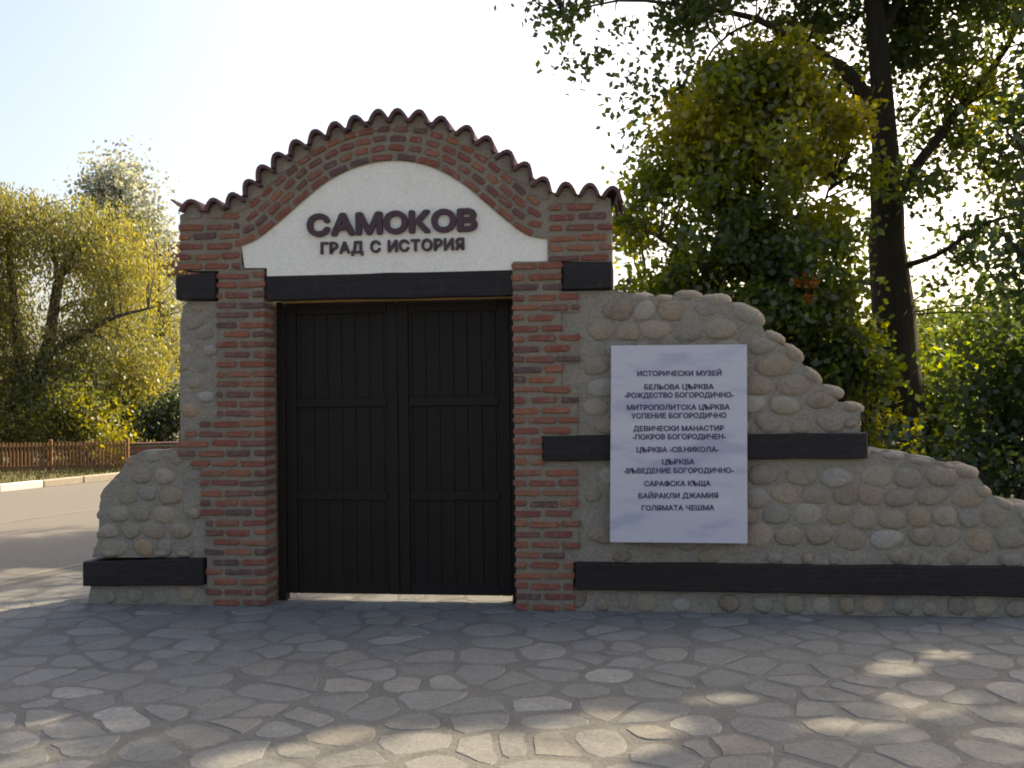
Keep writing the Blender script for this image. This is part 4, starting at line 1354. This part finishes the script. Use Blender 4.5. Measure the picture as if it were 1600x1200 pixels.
# ------------------------------------------------------------------ fence beyond the road
fence = empty('picket_fence', 'low brown picket fence in the grass beyond the road at the left', 'fence', tuple(fz0))
inv = Vector(fz0)
ang = math.atan2(fdir.y, fdir.x)
fh = 0.72
pk = bmesh.new()
pv, pf = [], []
def addbox(pv, pf, x0, x1, y0, y1, z0, z1):
    n = len(pv)
    pv += [(x, y, z) for x in (x0, x1) for y in (y0, y1) for z in (z0, z1)]
    pf += [tuple(n + i for i in f) for f in ((0, 1, 3, 2), (4, 6, 7, 5), (0, 4, 5, 1), (2, 3, 7, 6), (0, 2, 6, 4), (1, 5, 7, 3))]
x = -6.0
while x < 2.9:
    addbox(pv, pf, x, x + 0.045, -0.012, 0.012, 0.02, fh + rnd.uniform(-.015, .01)); x += 0.085
fence.rotation_euler = (0, 0, ang)
o = link('pickets', mesh('pickets', pv, pf), m_fence, fence); o['kind'] = 'stuff'
for z in (0.12, fh - 0.12):
    link('rail', box_mesh('rail', -6, 2.9, 0.014, 0.05, z, z + 0.05, .004), m_fence, fence)
for i in range(6):
    link('post', box_mesh('post', -6 + i * 1.78 - .04, -6 + i * 1.78 + .04, 0.052, 0.13, -0.1, fh + 0.06, .006), m_fence, fence)
# low red brick wall
bw0 = gp(200, 733); bw1 = gp(330, 729)
lb = empty('low_brick_wall', 'low red brick wall with a lit capping behind the broken wall stub', 'wall', tuple(bw0))
d_ = bw1 - bw0; a_ = math.atan2(d_.y, d_.x); Lb = d_.length
lb.rotation_euler = (0, 0, a_)
hb = 0.60
link('core', box_mesh('core', 0.0, Lb, 0.012, 0.3, -0.05, hb, 0), m_mortar, lb)
bk = [brick_mesh(0.24, 0.062, 0.06, 50 + i) for i in range(3)]
for b__ in bk: b__.materials.append(m_brick)
for r_ in range(7):
    x = 0.12 + (r_ % 2) * .12
    while x < Lb - .1:
        link('brick', rnd.choice(bk), None, lb, (x, 0, 0.045 + r_ * .078)); x += .255
x = 0.0
while x < Lb:
    link('coping_tile', box_mesh('coping_tile', x, x + .245, -0.04, .34, hb + .002, hb + .045, .006), m_tile, lb); x += .25

# ------------------------------------------------------------------ apartment block seen through the trees
bd = empty('apartment_building', 'pale rendered apartment block far behind the trees left of the gateway', 'building', tuple(g0(262, 70)))
bp = Vector(g0(262, 70))
bd.rotation_euler = (0, 0, YAW)
link('wall', box_mesh('wall', -5.5, 14, 0, 10, -0.1, 11.0), m_bwall, bd)
link('roof', box_mesh('roof', -6, 14.5, -0.5, 10.5, 11.0, 13.4), m_roofg, bd)
for fl_ in range(4):
    for i in range(7):
        x = -4.6 + i * 2.6; z = 1.0 + fl_ * 2.7
        w_ = empty('window', None, None, (x, 0, z)); w_.parent = bd
        link('frame', mesh('frame', *(lambda v, f: (v, f))(*(lambda: (lambda v, f: (addbox(v, f, -.08, 0, -.05, .02, -.08, 1.48), addbox(v, f, 1.3, 1.38, -.05, .02, -.08, 1.48), addbox(v, f, 0, 1.3, -.05, .02, -.08, 0), addbox(v, f, 0, 1.3, -.05, .02, 1.4, 1.48), addbox(v, f, .62, .68, -.05, .02, 0, 1.4), (v, f))[-1])([], []))())), m_frame, w_)
        link('pane', box_mesh('pane', 0, 1.3, -.02, -.004, 0, 1.4), m_glass, w_)

print('script done; objects', len(bpy.data.objects))
